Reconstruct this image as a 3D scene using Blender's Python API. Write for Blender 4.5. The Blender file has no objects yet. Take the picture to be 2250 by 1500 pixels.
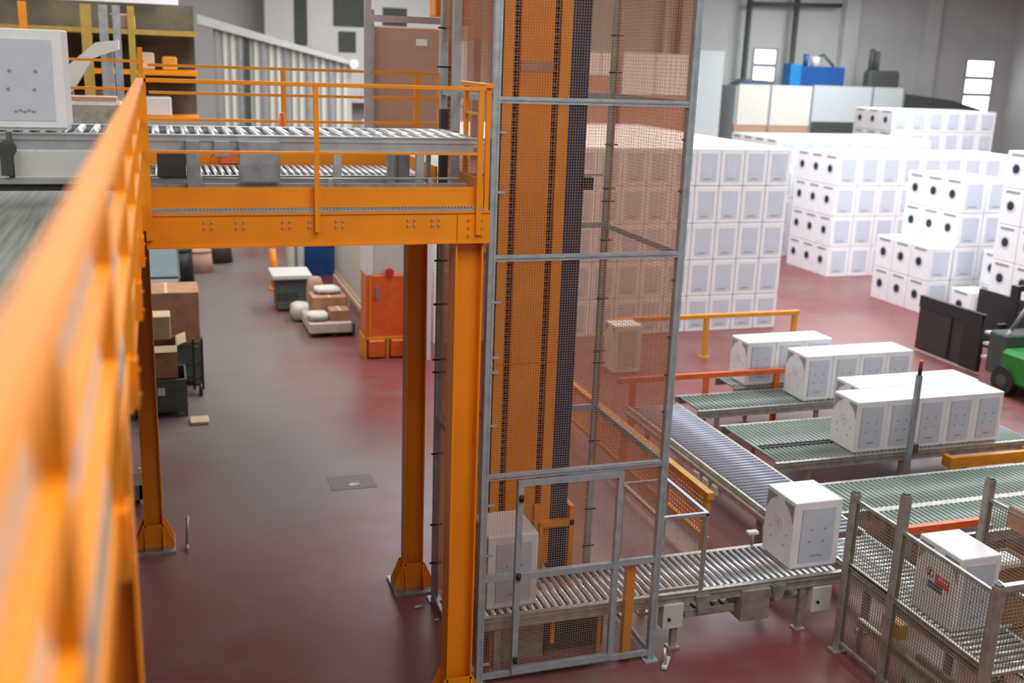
import bpy, math, random
from mathutils import Matrix, Vector
random.seed(7)
SC = bpy.context.scene
COL = SC.collection

# ------------------------------------------------------------------ camera
YAW, PITCH, ROLL, FPX, EYE = .32339154, .25808881, .03606938, 2335.72, 6.4
fw = Vector((math.sin(YAW)*math.cos(PITCH), math.cos(YAW)*math.cos(PITCH), -math.sin(PITCH)))
rt = Vector((math.cos(YAW), -math.sin(YAW), 0)); up = rt.cross(fw)
R_ = math.cos(ROLL)*rt + math.sin(ROLL)*up
U_ = -math.sin(ROLL)*rt + math.cos(ROLL)*up
cam_data = bpy.data.cameras.new('camera'); cam = bpy.data.objects.new('camera', cam_data); COL.objects.link(cam)
cam.matrix_world = Matrix(((R_.x, U_.x, -fw.x, 0), (R_.y, U_.y, -fw.y, 0), (R_.z, U_.z, -fw.z, EYE), (0, 0, 0, 1)))
cam_data.sensor_width = 36; cam_data.lens = FPX/2250*36
cam_data.clip_start = .05; cam_data.clip_end = 200
cam_data.dof.use_dof = True; cam_data.dof.focus_distance = 11.0; cam_data.dof.aperture_fstop = 0.95
SC.camera = cam

# ------------------------------------------------------------------ world, lights, exposure
w = bpy.data.worlds.new('world'); SC.world = w; w.use_nodes = True
w.node_tree.nodes['Background'].inputs[0].default_value = (.80, .88, 1, 1)
w.node_tree.nodes['Background'].inputs[1].default_value = .35
SC.view_settings.view_transform = 'Standard'; SC.view_settings.look = 'None'
SC.view_settings.gamma = 1; SC.view_settings.exposure = 0.1

def area(name, loc, sx, sy, power, col=(1, 1, 1), rot=(0, 0, 0)):
    l = bpy.data.lights.new(name, 'AREA'); l.shape = 'RECTANGLE'; l.size = sx; l.size_y = sy
    l.energy = power; l.color = col
    o = bpy.data.objects.new(name, l); o.location = loc; o.rotation_euler = rot; COL.objects.link(o); return o
# daylight through the roof lights of the hall
area('roof_daylight', (18, 20, 10.6), 4, 26, 2900, (.93, .97, 1))
area('roof_daylight', (28, 26, 10.6), 4, 30, 4100, (.93, .97, 1))
area('roof_daylight', (8, 30, 10.6), 3, 22, 1500, (.97, .98, 1))
area('roof_daylight', (4, 2, 10.6), 6, 8, 760, (1, .98, .95))
area('roof_daylight', (-4, 12, 10.6), 3, 24, 800, (1, .98, .95))
area('roof_daylight', (-3, 34, 10.6), 3, 16, 600, (1, .98, .95))
area('roof_daylight', (2, 22, 10.6), 3, 12, 700, (1, .98, .95))

# ------------------------------------------------------------------ materials
def mat(name, col, rough=.5, metal=0, var=.06, scale=6, spec=.5, col2=None, emit=None, es=1, bump=0, coat=0):
    m = bpy.data.materials.new(name); m.use_nodes = True; nt = m.node_tree; N = nt.nodes; L = nt.links
    b = N['Principled BSDF']; b.inputs['Roughness'].default_value = rough; b.inputs['Metallic'].default_value = metal
    b.inputs['Specular IOR Level'].default_value = spec
    b.inputs['Coat Weight'].default_value = coat; b.inputs['Coat Roughness'].default_value = .32
    tc = N.new('ShaderNodeTexCoord'); nz = N.new('ShaderNodeTexNoise'); nz.inputs['Scale'].default_value = scale; nz.inputs['Detail'].default_value = 5
    L.new(tc.outputs['Object'], nz.inputs['Vector'])
    rp = N.new('ShaderNodeValToRGB'); e = rp.color_ramp.elements
    c2 = col2 or tuple(c*(1-var*2) for c in col)
    e[0].position = .35; e[1].position = .65
    e[0].color = (*c2, 1); e[1].color = (*[min(1, c*(1+(0 if col2 else var))) for c in col], 1)
    L.new(nz.outputs['Fac'], rp.inputs['Fac']); L.new(rp.outputs['Color'], b.inputs['Base Color'])
    if emit:
        b.inputs['Emission Color'].default_value = (*emit, 1); b.inputs['Emission Strength'].default_value = es
    if bump:
        bp = N.new('ShaderNodeBump'); bp.inputs['Strength'].default_value = bump; L.new(nz.outputs['Fac'], bp.inputs['Height']); L.new(bp.outputs['Normal'], b.inputs['Normal'])
    return m
ORANGE = mat('orange_paint', (.83, .265, .003), .42, var=.03, scale=3, coat=.22, spec=.35)
ORANGE2 = mat('red_orange_paint', (.78, .13, .02), .45)
YELLOW = mat('amber_paint', (.72, .31, .02), .5)
DYEL = mat('dull_yellow_paint', (.42, .28, .05), .6)
GALV = mat('galvanised_steel', (.36, .39, .42), .42, .55, .10, 9)
POSTM = mat('blue_grey_profile', (.42, .49, .53), .40, .4, .08, 8)
ALU = mat('aluminium', (.50, .53, .55), .38, .6, .06, 8)
STEEL = mat('bare_steel', (.42, .41, .37), .45, .5, .12, 9)
ROLLER = mat('roller_steel', (.66, .70, .72), .30, .6, .05, 8)
ROLLB = mat('lavender_grey_roller', (.40, .42, .50), .5, .3, .05, 8)
ROLLG = mat('green_grey_roller', (.30, .38, .34), .38, .25, .08, 8)
DARK = mat('dark_metal', (.035, .035, .035), .6)
BLACK = mat('black_plastic', (.015, .015, .016), .5)
NAVY = mat('navy_chain_guide', (.022, .024, .075), .5)
WIRE = mat('bronze_wire', (.46, .33, .25), .5, .1, .05)
WHITE = mat('white_enamel', (.80, .80, .82), .38, var=.02)
WFRONT = mat('white_front_enamel', (.70, .72, .76), .38, var=.02)
PANEL = mat('light_grey_panel', (.56, .60, .68), .4, var=.02)
MARK = mat('grey_print', (.29, .30, .33), .6)
GREYPL = mat('light_grey_plastic', (.60, .60, .57), .5, var=.015)
HOLE = mat('dark_port', (.012, .014, .03), .7)
CARD = mat('cardboard', (.42, .22, .13), .85, var=.08, scale=5)
CARD2 = mat('pale_cardboard', (.62, .46, .30), .85)
CARD3 = mat('pinkish_brown_board', (.48, .29, .21), .8, var=.02)
CONC = mat('painted_wall', (.52, .52, .505), .85, var=.03, scale=.7)
OLIVE = mat('olive_brown_wire', (.20, .16, .09), .6, .1, .05)
RUST = mat('dark_red_chain', (.22, .05, .02), .6)
CREAM = mat('cream_panel', (.70, .69, .62), .6, var=.01)
PALEG = mat('pale_blue_grey_panel', (.52, .57, .58), .6, var=.01)
BLUE = mat('blue_paint', (.008, .07, .26), .45)
BLUEL = mat('bright_blue_paint', (.01, .19, .50), .45)
GREEN = mat('green_paint', (.01, .20, .02), .45)
DGREY = mat('dark_grey_green', (.06, .07, .06), .7)
BROWN = mat('dark_brown_board', (.045, .035, .028), .7, col2=(.03, .03, .03), scale=2)
UMBER = mat('dull_olive_backing', (.13, .12, .09), .8, col2=(.05, .045, .035), scale=1.2)
SACK = mat('white_plastic_sack', (.62, .58, .53), .6, bump=.3)
LIDM = mat('slate_lid', (.16, .22, .25), .5)
RED = mat('red_sticker', (.70, .02, .04), .5)
SLATE = mat('slate_sticker', (.07, .10, .15), .5)
PLATEM = mat('worn_floor_plate', (.15, .12, .11), .5)
CRATE = mat('dark_grey_crate', (.10, .12, .11), .7)
DECKM = mat('pale_walkway_sheet', (.42, .47, .46), .5, .1, .06, 4)
LAMPW = mat('window_daylight', (.9, .9, .9), .5, emit=(.95, .98, 1), es=3.2)
SHEETM = bpy.data.materials.new('amber_polycarbonate'); SHEETM.use_nodes = True
nt = SHEETM.node_tree; N = nt.nodes; L = nt.links; N.clear()
o_ = N.new('ShaderNodeOutputMaterial'); mx = N.new('ShaderNodeMixShader'); tr = N.new('ShaderNodeBsdfTransparent'); df = N.new('ShaderNodeBsdfDiffuse')
tr.inputs[0].default_value = (.96, .84, .78, 1); df.inputs[0].default_value = (.80, .36, .15, 1)
nz = N.new('ShaderNodeTexNoise'); nz.inputs['Scale'].default_value = 2; mr = N.new('ShaderNodeMapRange')
mr.inputs[3].default_value = .12; mr.inputs[4].default_value = .19
L.new(nz.outputs['Fac'], mr.inputs[0]); L.new(mr.outputs[0], mx.inputs[0]); L.new(tr.outputs[0], mx.inputs[1]); L.new(df.outputs[0], mx.inputs[2]); L.new(mx.outputs[0], o_.inputs[0])

# floor: red epoxy with a worn grey traffic lane
FLOORM = bpy.data.materials.new('red_epoxy_floor'); FLOORM.use_nodes = True
nt = FLOORM.node_tree; N = nt.nodes; L = nt.links; b = N['Principled BSDF']
tc = N.new('ShaderNodeTexCoord'); sx = N.new('ShaderNodeSeparateXYZ'); L.new(tc.outputs['Object'], sx.inputs[0])
n1 = N.new('ShaderNodeTexNoise'); n1.inputs['Scale'].default_value = .35; n1.inputs['Detail'].default_value = 6
n2 = N.new('ShaderNodeTexNoise'); n2.inputs['Scale'].default_value = 1.6; n2.inputs['Detail'].default_value = 8; n2.inputs['Roughness'].default_value = .65
for n in (n1, n2): L.new(tc.outputs['Object'], n.inputs['Vector'])
def math_(op, a, b_, clamp=False):
    n = N.new('ShaderNodeMath'); n.operation = op; n.use_clamp = clamp
    for i, v in enumerate((a, b_)):
        if isinstance(v, (int, float)): n.inputs[i].default_value = v
        else: L.new(v, n.inputs[i])
    return n.outputs[0]
# lane centre runs x = 2.1 - 0.02*y; half width ~2
d1 = math_('ABSOLUTE', math_('SUBTRACT', sx.outputs[0], 1.3), 0)
lane = math_('SUBTRACT', 1.25, math_('MULTIPLY', d1, .42))
far = math_('MULTIPLY', math_('SUBTRACT', sx.outputs[1], 12.5), .35, True)
lane = math_('MULTIPLY', math_('ADD', lane, math_('MULTIPLY', math_('SUBTRACT', n1.outputs['Fac'], .5), 2.2)), far, True)
pat = math_('MULTIPLY', math_('SUBTRACT', math_('ADD', math_('MULTIPLY', n1.outputs['Fac'], .6), math_('MULTIPLY', n2.outputs['Fac'], .5)), .52), 3.5, True)
fac = math_('MAXIMUM', lane, math_('MULTIPLY', pat, .85), True)
mixc = N.new('ShaderNodeMix'); mixc.data_type = 'RGBA'
mixc.inputs[6].default_value = (.20, .052, .052, 1); mixc.inputs[7].default_value = (.19, .165, .15, 1)
L.new(fac, mixc.inputs[0]); L.new(mixc.outputs[2], b.inputs['Base Color'])
rr = N.new('ShaderNodeMapRange'); rr.inputs[3].default_value = .30; rr.inputs[4].default_value = .50; L.new(n2.outputs['Fac'], rr.inputs[0]); L.new(rr.outputs[0], b.inputs['Roughness'])

# green-grey deck belt
BELTM = bpy.data.materials.new('green_grey_deck'); BELTM.use_nodes = True
nt = BELTM.node_tree; N = nt.nodes; L = nt.links; b = N['Principled BSDF']
tc = N.new('ShaderNodeTexCoord'); mp = N.new('ShaderNodeMapping'); mp.inputs['Scale'].default_value = (14, .5, 1)
nz = N.new('ShaderNodeTexNoise'); nz.inputs['Scale'].default_value = 2; nz.inputs['Detail'].default_value = 6
rp = N.new('ShaderNodeValToRGB'); rp.color_ramp.elements[0].color = (.085, .095, .075, 1); rp.color_ramp.elements[1].color = (.24, .26, .23, 1)
rp.color_ramp.elements[0].position = .3; rp.color_ramp.elements[1].position = .75
L.new(tc.outputs['Object'], mp.inputs[0]); L.new(mp.outputs[0], nz.inputs['Vector']); L.new(nz.outputs['Fac'], rp.inputs[0]); L.new(rp.outputs[0], b.inputs['Base Color']); b.inputs['Roughness'].default_value = .55

# ------------------------------------------------------------------ mesh helpers
class MB:
    def __init__(s): s.v = []; s.f = []; s.m = []; s.mats = []; s.smooth = set()
    def mi(s, m):
        if m not in s.mats: s.mats.append(m)
        return s.mats.index(m)
    def hexa(s, p, m):
        k = len(s.v); s.v += [tuple(q) for q in p]; i = s.mi(m)
        for f in ((0, 3, 2, 1), (4, 5, 6, 7), (0, 1, 5, 4), (1, 2, 6, 5), (2, 3, 7, 6), (3, 0, 4, 7)):
            s.f.append(tuple(k+a for a in f)); s.m.append(i)
        return s
    def box(s, x0, x1, y0, y1, z0, z1, m):
        return s.hexa([(x0, y0, z0), (x1, y0, z0), (x1, y1, z0), (x0, y1, z0), (x0, y0, z1), (x1, y0, z1), (x1, y1, z1), (x0, y1, z1)], m)
    def cbox(s, x0, x1, y0, y1, z0, z1, m, c=.01):
        """box with chamfered edges all round"""
        k = len(s.v); i = s.mi(m)
        idx = {}
        for a in (0, 1):
            for b_ in (0, 1):
                for d in (0, 1):
                    P = ((x0, x1)[a], (y0, y1)[b_], (z0, z1)[d]); S = (1 if a == 0 else -1, 1 if b_ == 0 else -1, 1 if d == 0 else -1)
                    for ax in range(3):      # vertex lying on the face perpendicular to ax
                        q = list(P)
                        for o in range(3):
                            if o != ax: q[o] += S[o]*c
                        idx[(a, b_, d, ax)] = len(s.v); s.v.append(tuple(q))
        def add(*keys): s.f.append(tuple(idx[q] for q in keys)); s.m.append(i)
        for a in (0, 1):
            K = [(a, 0, 0, 0), (a, 1, 0, 0), (a, 1, 1, 0), (a, 0, 1, 0)]; add(*(K if a else K[::-1]))
            K = [(0, a, 0, 1), (0, a, 1, 1), (1, a, 1, 1), (1, a, 0, 1)]; add(*(K if a else K[::-1]))
            K = [(0, 0, a, 2), (1, 0, a, 2), (1, 1, a, 2), (0, 1, a, 2)]; add(*(K if a else K[::-1]))
        for a in (0, 1):
            for b_ in (0, 1):
                sg = (a+b_) % 2
                K = [(a, b_, 0, 0), (a, b_, 1, 0), (a, b_, 1, 1), (a, b_, 0, 1)]; add(*(K[::-1] if sg else K))
                K = [(a, 0, b_, 0), (a, 1, b_, 0), (a, 1, b_, 2), (a, 0, b_, 2)]; add(*(K if sg else K[::-1]))
                K = [(0, a, b_, 1), (1, a, b_, 1), (1, a, b_, 2), (0, a, b_, 2)]; add(*(K[::-1] if sg else K))
                for d in (0, 1):
                    K = [(a, b_, d, 0), (a, b_, d, 1), (a, b_, d, 2)]; add(*(K[::-1] if (a+b_+d) % 2 else K))
        return s
    def bar(s, p, q, wd, ht, m, upv=(0, 0, 1)):
        p = Vector(p); q = Vector(q); d = (q-p).normalized(); u = Vector(upv)
        sd = d.cross(u)
        if sd.length < 1e-4: sd = d.cross(Vector((0, 1, 0)))
        sd.normalize(); u = sd.cross(d).normalized(); a = sd*wd/2; b_ = u*ht/2
        return s.hexa([p-a-b_, p+a-b_, q+a-b_, q-a-b_, p-a+b_, p+a+b_, q+a+b_, q-a+b_], m)
    def cyl(s, p, q, r, m, n=12, r2=None, caps=True):
        p = Vector(p); q = Vector(q); d = (q-p).normalized(); r2 = r if r2 is None else r2
        a = d.orthogonal().normalized(); b_ = d.cross(a); k = len(s.v); i = s.mi(m)
        for c, rad in ((p, r), (q, r2)):
            for t in range(n):
                an = 2*math.pi*t/n; s.v.append(tuple(c+(a*math.cos(an)+b_*math.sin(an))*rad))
        for t in range(n):
            t2 = (t+1) % n; s.smooth.add(len(s.f)); s.f.append((k+t, k+t2, k+n+t2, k+n+t)); s.m.append(i)
        if caps:
            s.f.append(tuple(k+t for t in range(n))[::-1]); s.m.append(i); s.f.append(tuple(k+n+t for t in range(n))); s.m.append(i)
        return s
    def tube(s, pts, r, m, n=8):
        for a, b_ in zip(pts, pts[1:]): s.cyl(a, b_, r, m, n)
        return s
    def poly(s, pts, th, m):
        """extrude a closed outline pts (3-D, planar) by the vector th"""
        k = len(s.v); n = len(pts); i = s.mi(m); t = Vector(th)
        s.v += [tuple(p) for p in pts] + [tuple(Vector(p)+t) for p in pts]
        s.f.append(tuple(range(k+n-1, k-1, -1))); s.m.append(i); s.f.append(tuple(range(k+n, k+2*n))); s.m.append(i)
        for a in range(n):
            b_ = (a+1) % n; s.f.append((k+a, k+b_, k+n+b_, k+n+a)); s.m.append(i)
        return s
    def mesh(s, name):
        me = bpy.data.meshes.new(name); me.from_pydata(s.v, [], s.f)
        for m in s.mats: me.materials.append(m)
        for p, mi in zip(me.polygons, s.m): p.material_index = mi
        for k in s.smooth: me.polygons[k].use_smooth = True
        me.validate(); me.update(); return me
    def build(s, name, parent=None, loc=None, kind=None, label=None):
        o = bpy.data.objects.new(name, s.mesh(name)); COL.objects.link(o)
        if parent: o.parent = parent
        if loc: o.location = loc
        if kind: o['kind'] = kind
        if label: o['label'] = label
        return o
def tag(o, label, cat, group=None):
    o['label'] = label; o['category'] = cat
    if group: o['group'] = group
    return o
def thing(name, label, cat, loc=(0, 0, 0), group=None, rz=0):
    o = bpy.data.objects.new(name, None); o.location = loc; o.rotation_euler = (0, 0, rz); o.empty_display_size = .2; COL.objects.link(o)
    return tag(o, label, cat, group)
def part(parent, name, fn, label=None, kind=None):
    """build a part given in world coordinates under an unrotated parent"""
    b_ = MB(); fn(b_); o = b_.build(name, parent, kind=kind, label=label)
    p = parent; off = Vector((0, 0, 0))
    while p is not None: off += p.location; p = p.parent
    o.data.transform(Matrix.Translation(-off)); return o
def copy_tree(o, parent=None):
    c = o.copy(); COL.objects.link(c); c.parent = parent
    for ch in list(o.children): copy_tree(ch, c)
    return c
def struct(name, fn):
    b_ = MB(); fn(b_); return b_.build(name, kind='structure')
ORD = ['first', 'second', 'third', 'fourth', 'fifth', 'sixth', 'seventh', 'eighth', 'ninth', 'tenth', 'eleventh', 'twelfth', 'thirteenth', 'fourteenth', 'fifteenth']

# ------------------------------------------------------------------ the hall
XL, XR, YF, YB, ZC = -14, 42, -6, 46, 11
struct('floor', lambda b: b.box(XL, XR, YF, YB, -.2, 0, FLOORM))
struct('ceiling', lambda b: b.box(XL, XR, YF, YB, ZC, ZC+.2, CONC))
struct('wall_back', lambda b: b.box(XL, XR, YB, YB+.3, 0, ZC, CONC))
struct('wall_right', lambda b: b.box(XR, XR+.3, YF, YB, 0, ZC, CONC))
struct('wall_left', lambda b: b.box(XL-.3, XL, YF, YB, 0, ZC, CONC))
struct('wall_front', lambda b: b.box(XL, XR, YF-.3, YF, 0, ZC, CONC))
for k, x in enumerate((14, 22, 31.5, 36.2)):
    struct('trim_%d' % (k+1), lambda b: b.box(x, x+.8, YB-.45, YB, 0, ZC, CONC))
def window(n, x0, x1, z0, z1, rows):
    f = struct('window_%d' % n, lambda b: (b.box(x0-.1, x1+.1, YB-.06, YB, z0-.1, z0, ALU), b.box(x0-.1, x1+.1, YB-.06, YB, z1, z1+.1, ALU),
        b.box(x0-.1, x0, YB-.06, YB, z0, z1, ALU), b.box(x1, x1+.1, YB-.06, YB, z0, z1, ALU),
        [b.box(x0, x1, YB-.06, YB, z0+(z1-z0)*r/rows-.09, z0+(z1-z0)*r/rows+.09, ALU) for r in range(1, rows)]))
    p = MB(); p.box(x0, x1, YB-.03, YB-.01, z0, z1, LAMPW); p.build('pane', f)
window(1, 27.0, 28.1, 5.9, 7.3, 2)
window(2, 39.3, 40.9, 4.7, 7.2, 3)
struct('window_3', lambda b: (b.box(5.3, 5.8, YB-.05, YB, 6.6, 8.6, DGREY)))
struct('window_4', lambda b: (b.box(6.9, 8.4, YB-.05, YB, 7.6, 8.7, DGREY), b.box(7.1, 7.8, YB-.05, YB, 6.6, 7.3, DGREY)))

# ------------------------------------------------------------------ mezzanine platform
DK = 5.10
plat = thing('mezzanine_platform', 'orange steel mezzanine carrying conveyors, on tall orange columns left of the lift tower', 'platform', (0, 9.1, 0))
def ibeam_x(b, x0, x1, y0, z0, z1, m, wd=.16):     # runs along X, outer (front) face at y0
    b.box(x0, x1, y0, y0+wd, z0, z0+.018, m); b.box(x0, x1, y0, y0+wd, z1-.018, z1, m); b.box(x0, x1, y0+.012, y0+.024, z0+.018, z1-.018, m)
part(plat, 'beam', lambda b: (ibeam_x(b, -.13, 2.80, 9.1, 4.80, 5.09, ORANGE), b.box(2.50, 2.80, 9.095, 9.1, 4.80, 5.06, ORANGE)))
part(plat, 'beam', lambda b: ibeam_x(b, -.13, 2.80, 12.0, 4.80, 5.09, ORANGE))
def lbeam(b):
    b.box(-.36, -.165, 4.85, 17, 4.80, 4.82, ORANGE); b.box(-.36, -.165, 4.85, 17, 5.07, 5.09, ORANGE); b.box(-.27, -.25, 4.85, 17, 4.82, 5.07, ORANGE)
part(plat, 'beam', lbeam)
part(plat, 'beam', lambda b: (b.box(2.62, 2.80, 9.28, 12, 4.80, 5.09, ORANGE)))
# toe boards
part(plat, 'toe_board', lambda b: b.box(-.10, 2.74, 9.13, 9.14, 5.13, 5.30, ORANGE))
part(plat, 'toe_board', lambda b: (b.box(2.735, 2.745, 9.145, 9.95, 5.13, 5.36, ORANGE)))
part(plat, 'toe_board', lambda b: b.box(-.16, -.15, -1, 9.12, 5.10, 5.22, ORANGE))
part(plat, 'toe_board', lambda b: b.box(-.1, 2.62, 12.0, 12.015, 5.10, 5.36, ORANGE))
# serrated grating edge
def grating(b):
    b.box(-.12, 2.76, 9.112, 9.128, 5.092, 5.112, ALU)
    n = 96
    for k in range(n):
        x = -.11+k*2.86/n; b.box(x, x+.014, 9.105, 9.128, 5.112, 5.128, ALU)
part(plat, 'grating_edge', grating, 'bright serrated grating edge')
part(plat, 'deck', lambda b: (b.box(-.12, 2.62, 9.13, 12, 5.09, 5.11, DECKM), b.box(-.56, -.165, -2, 17, 5.092, 5.112, DECKM)))
part(plat, 'deck', lambda b: b.box(-9, -.62, -2, 20, 5.08, 5.10, BELTM), 'streaky green-grey deck')
part(plat, 'deck', lambda b: b.box(-.11, 5.2, 12.2, 19, 5.06, 5.09, DECKM))
part(plat, 'edge_strip', lambda b: (b.box(-.62, -.56, -2, 17, 5.09, 5.15, ALU)))
bm0 = MB(); bm0.cyl((0, -.010, 0), (0, .015, 0), .009, ALU, 6); bme = bm0.mesh('bolt')
bm0 = MB(); bm0.cyl((0, -.020, 0), (0, .002, 0), .012, ORANGE, 6); bme2 = bm0.mesh('bolt')
for me_, pts_ in ((bme, [(x+dx, 9.1, z) for x in (.36, .62, 1.22, 1.45, 1.0, 2.08, 2.3) for dx in (-.03, .03) for z in (4.97, 5.02)]), (bme2, [(2.6+dx, 9.095, z) for dx in (0, .12) for z in (4.88, 4.95, 5.02)])):
    for q_ in pts_:
        o = bpy.data.objects.new('bolt', me_); COL.objects.link(o); o.parent = plat; o.location = Vector(q_)-plat.location
def column(x0, x1, y0, y1, top, big=True):
    xc = (x0+x1)/2; yc = (y0+y1)/2
    c = part(plat, 'column', lambda b: (b.box(x0, x0+.016, y0, y1, .03, top, ORANGE), b.box(x1-.016, x1, y0, y1, .03, top, ORANGE), b.box(x0+.016, x1-.016, yc-.007, yc+.007, .03, top, ORANGE)))
    def sub(name, fn, lab=None):
        b_ = MB(); fn(b_); o = b_.build(name, c, label=lab); o.data.transform(Matrix.Translation((-plat.location[0], -plat.location[1], 0))); return o
    sub('base_plate', lambda b: b.box(xc-.26, xc+.26, y0-.16, y1+.16, 0, .035, GALV), 'grey base plate')
    def gus(b):
        for y in (y0, y1-.014):
            b.poly([(x0-.13, y, .035), (x1+.13, y, .035), (x1+.13, y, .10), (x1+.02, y, .36), (x0-.02, y, .36), (x0-.13, y, .10)], (0, .014, 0), ORANGE)
        for x in (x0-.002, x1-.012):
            b.poly([(x, y0-.11, .035), (x, y1+.11, .035), (x, y1+.11, .10), (x, y1+.01, .33), (x, y0-.01, .33), (x, y0-.11, .10)], (.014, 0, 0), ORANGE)
    sub('gusset', gus)
column(2.50, 2.76, 9.14, 9.38, 4.80)
column(2.64, 2.87, 11.72, 11.94, 4.80)
column(-.41, -.175, 13.6, 13.84, 4.80)
column(-.42, -.185, 4.6, 4.84, 5.09)
part(plat, 'splice_plate', lambda b: (b.box(-.42, -.185, 4.585, 4.6, 4.2, 4.5, ORANGE)))

# guardrails
def rail_post(b, x, y, z0, z1, m=ORANGE, wx=.045, wy=.045): b.box(x-wx/2, x+wx/2, y-wy/2, y+wy/2, z0, z1, m)
gr = thing('guardrail', 'long orange handrail running away along the left walkway edge, very near and blurred', 'guardrail', (-.14, 3, DK))
part(gr, 'top_rail', lambda b: b.cbox(-.145, -.09, .25, 9.12, 6.128, 6.168, ORANGE, .004))
part(gr, 'mid_rail', lambda b: b.box(-.168, -.126, .25, 9.1, 5.845, 5.85+.012, ORANGE))
part(gr, 'mid_rail', lambda b: b.box(-.168, -.126, .25, 9.1, 5.60, 5.612, ORANGE))
for y in (1.4, 2.85, 4.35, 5.85, 7.35, 8.85):
    p = part(gr, 'post', lambda b: b.box(-.168, -.126, y-.012, y+.012, 5.0, 6.128, ORANGE))
    q = MB(); q.box(-.163, -.122, y-.05, y+.05, 5.0, 5.20, ORANGE); q.cyl((-.122, y-.02, 5.05), (-.114, y-.02, 5.05), .010, ORANGE, 6); q.cyl((-.122, y+.02, 5.14), (-.114, y+.02, 5.14), .010, ORANGE, 6)
    o = q.build('bracket', p); o.data.transform(Matrix.Translation((.14, -3, -DK)))
gr = thing('guardrail', 'orange handrail across the front edge of the platform, with two thin bars', 'guardrail', (1.3, 9.09, DK))
part(gr, 'top_rail', lambda b: b.cbox(-.09, 2.72, 9.06, 9.10, 6.135, 6.168, ORANGE, .003))
part(gr, 'mid_rail', lambda b: b.box(-.09, 2.72, 9.065, 9.095, 5.585, 5.605, ORANGE))
part(gr, 'post', lambda b: (b.box(1.235, 1.275, 9.06, 9.095, 4.93, 6.14, ORANGE)))
part(gr, 'post', lambda b: (b.box(2.66, 2.705, 9.06, 9.095, 4.88, 6.14, ORANGE)))
part(gr, 'post', lambda b: (b.box(-.13, -.075, 9.06, 9.095, 4.88, 6.20, ORANGE)))
gr = thing('guardrail', 'short orange ladder-like side rail where the platform meets the lift tower', 'guardrail', (2.76, 9.5, DK))
part(gr, 'top_rail', lambda b: b.cbox(2.73, 2.80, 9.10, 9.95, 6.16, 6.20, ORANGE, .003))
for z in (5.91, 5.60): part(gr, 'mid_rail', lambda b: b.box(2.755, 2.785, 9.14, 9.9, z, z+.02, ORANGE))
part(gr, 'post', lambda b: b.box(2.75, 2.79, 9.84, 9.88, 5.11, 6.16, ORANGE))
part(gr, 'post', lambda b: b.box(2.75, 2.79, 9.13, 9.165, 4.95, 6.16, ORANGE))
def far_rail(label, x0, x1, y, zs, posts, ztop):
    g = thing('guardrail', label, 'guardrail', ((x0+x1)/2, y, DK))
    for i, z in enumerate(zs): part(g, 'top_rail' if i == 0 else 'mid_rail', lambda b: b.box(x0, x1, y-.025, y+.025, z-.04, z, ORANGE))
    for x in posts: part(g, 'post', lambda b: b.box(x-.035, x+.035, y-.03, y+.03, DK, ztop, ORANGE))
far_rail('blurred orange handrail at the rear of the platform, behind the upper conveyor', -.1, 4.3, 16.5, (6.18, 5.80, 5.42), (1.80, 3.83, 4.2), 6.16)
far_rail('blurred orange handrail far left, beyond the white unit on the upper conveyor', -3.2, -.15, 17.0, (6.22, 5.82), (-2.4, -.2), 6.4)

# ------------------------------------------------------------------ roller conveyors
def roller_proto(name, length, r, m, axis):
    b = MB()
    if axis == 'y': b.cyl((0, -length/2, 0), (0, length/2, 0), r, m, 10)
    else: b.cyl((-length/2, 0, 0), (length/2, 0, 0), r, m, 10)
    return b.mesh(name)
def conveyor(label, x0, x1, y0, y1, top, along, pitch=.085, r=.027, rm=ROLLER, fm=STEEL, depth=.15, legs=(), legz=0, extra=None, name='roller_conveyor', r0=None):
    t = thing(name, label, 'conveyor', ((x0+x1)/2, (y0+y1)/2, 0))
    if along == 'x':
        for (a, b2) in ((y0, y0+.04), (y1-.04, y1)):
            part(t, 'side_frame', lambda b: (b.box(x0, x1, a, b2, top-depth, top-.012, fm), b.box(x0, x1, a-.012, b2+.012, top-depth*.45, top-depth*.35, fm), b.box(x0, x1, a-.012, b2+.012, top-depth, top-depth*.92, fm), b.box(x0, x1, a-.012, b2+.012, top-.02, top-.008, fm)))
        me = roller_proto('roller', y1-y0-.09, r, rm, 'y'); n = int((x1-x0-.04)/pitch)
        P = [(x0+.04+(k+.5)*pitch, (y0+y1)/2) for k in range(n)]
    else:
        for (a, b2) in ((x0, x0+.04), (x1-.04, x1)):
            part(t, 'side_frame', lambda b: (b.box(a, b2, y0, y1, top-depth, top-.012, fm), b.box(a-.012, b2+.012, y0, y1, top-depth*.45, top-depth*.35, fm), b.box(a-.012, b2+.012, y0, y1, top-depth, top-depth*.92, fm)))
        me = roller_proto('roller', x1-x0-.09, r, rm, 'x'); n = int((y1-y0-.04)/pitch)
        P = [((x0+x1)/2, y0+.04+(k+.5)*pitch) for k in range(n)]
    c0 = t.location
    for k, (x, y) in enumerate(P):
        o = bpy.data.objects.new('roller', me); COL.objects.link(o); o.parent = t; o.location = (x-c0.x, y-c0.y, top-r)
    for (lx, ly) in legs:
        part(t, 'leg', lambda b: (b.box(lx-.035, lx+.035, ly-.03, ly+.03, legz+.02, top-depth, fm), b.box(lx-.07, lx+.07, ly-.06, ly+.06, legz, legz+.02, fm)))
    part(t, 'cross_tie', lambda b: [b.box(x0+.02, x1-.02, y0+(y1-y0)*q-.02, y0+(y1-y0)*q+.02, top-depth, top-depth+.05, fm) for q in (.15, .5, .85)] if along == 'y' else
         [b.box(x0+(x1-x0)*q-.02, x0+(x1-x0)*q+.02, y0+.02, y1-.02, top-depth, top-depth+.05, fm) for q in (.1, .35, .65, .9)])
    if extra: extra(t)
    return t
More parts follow.
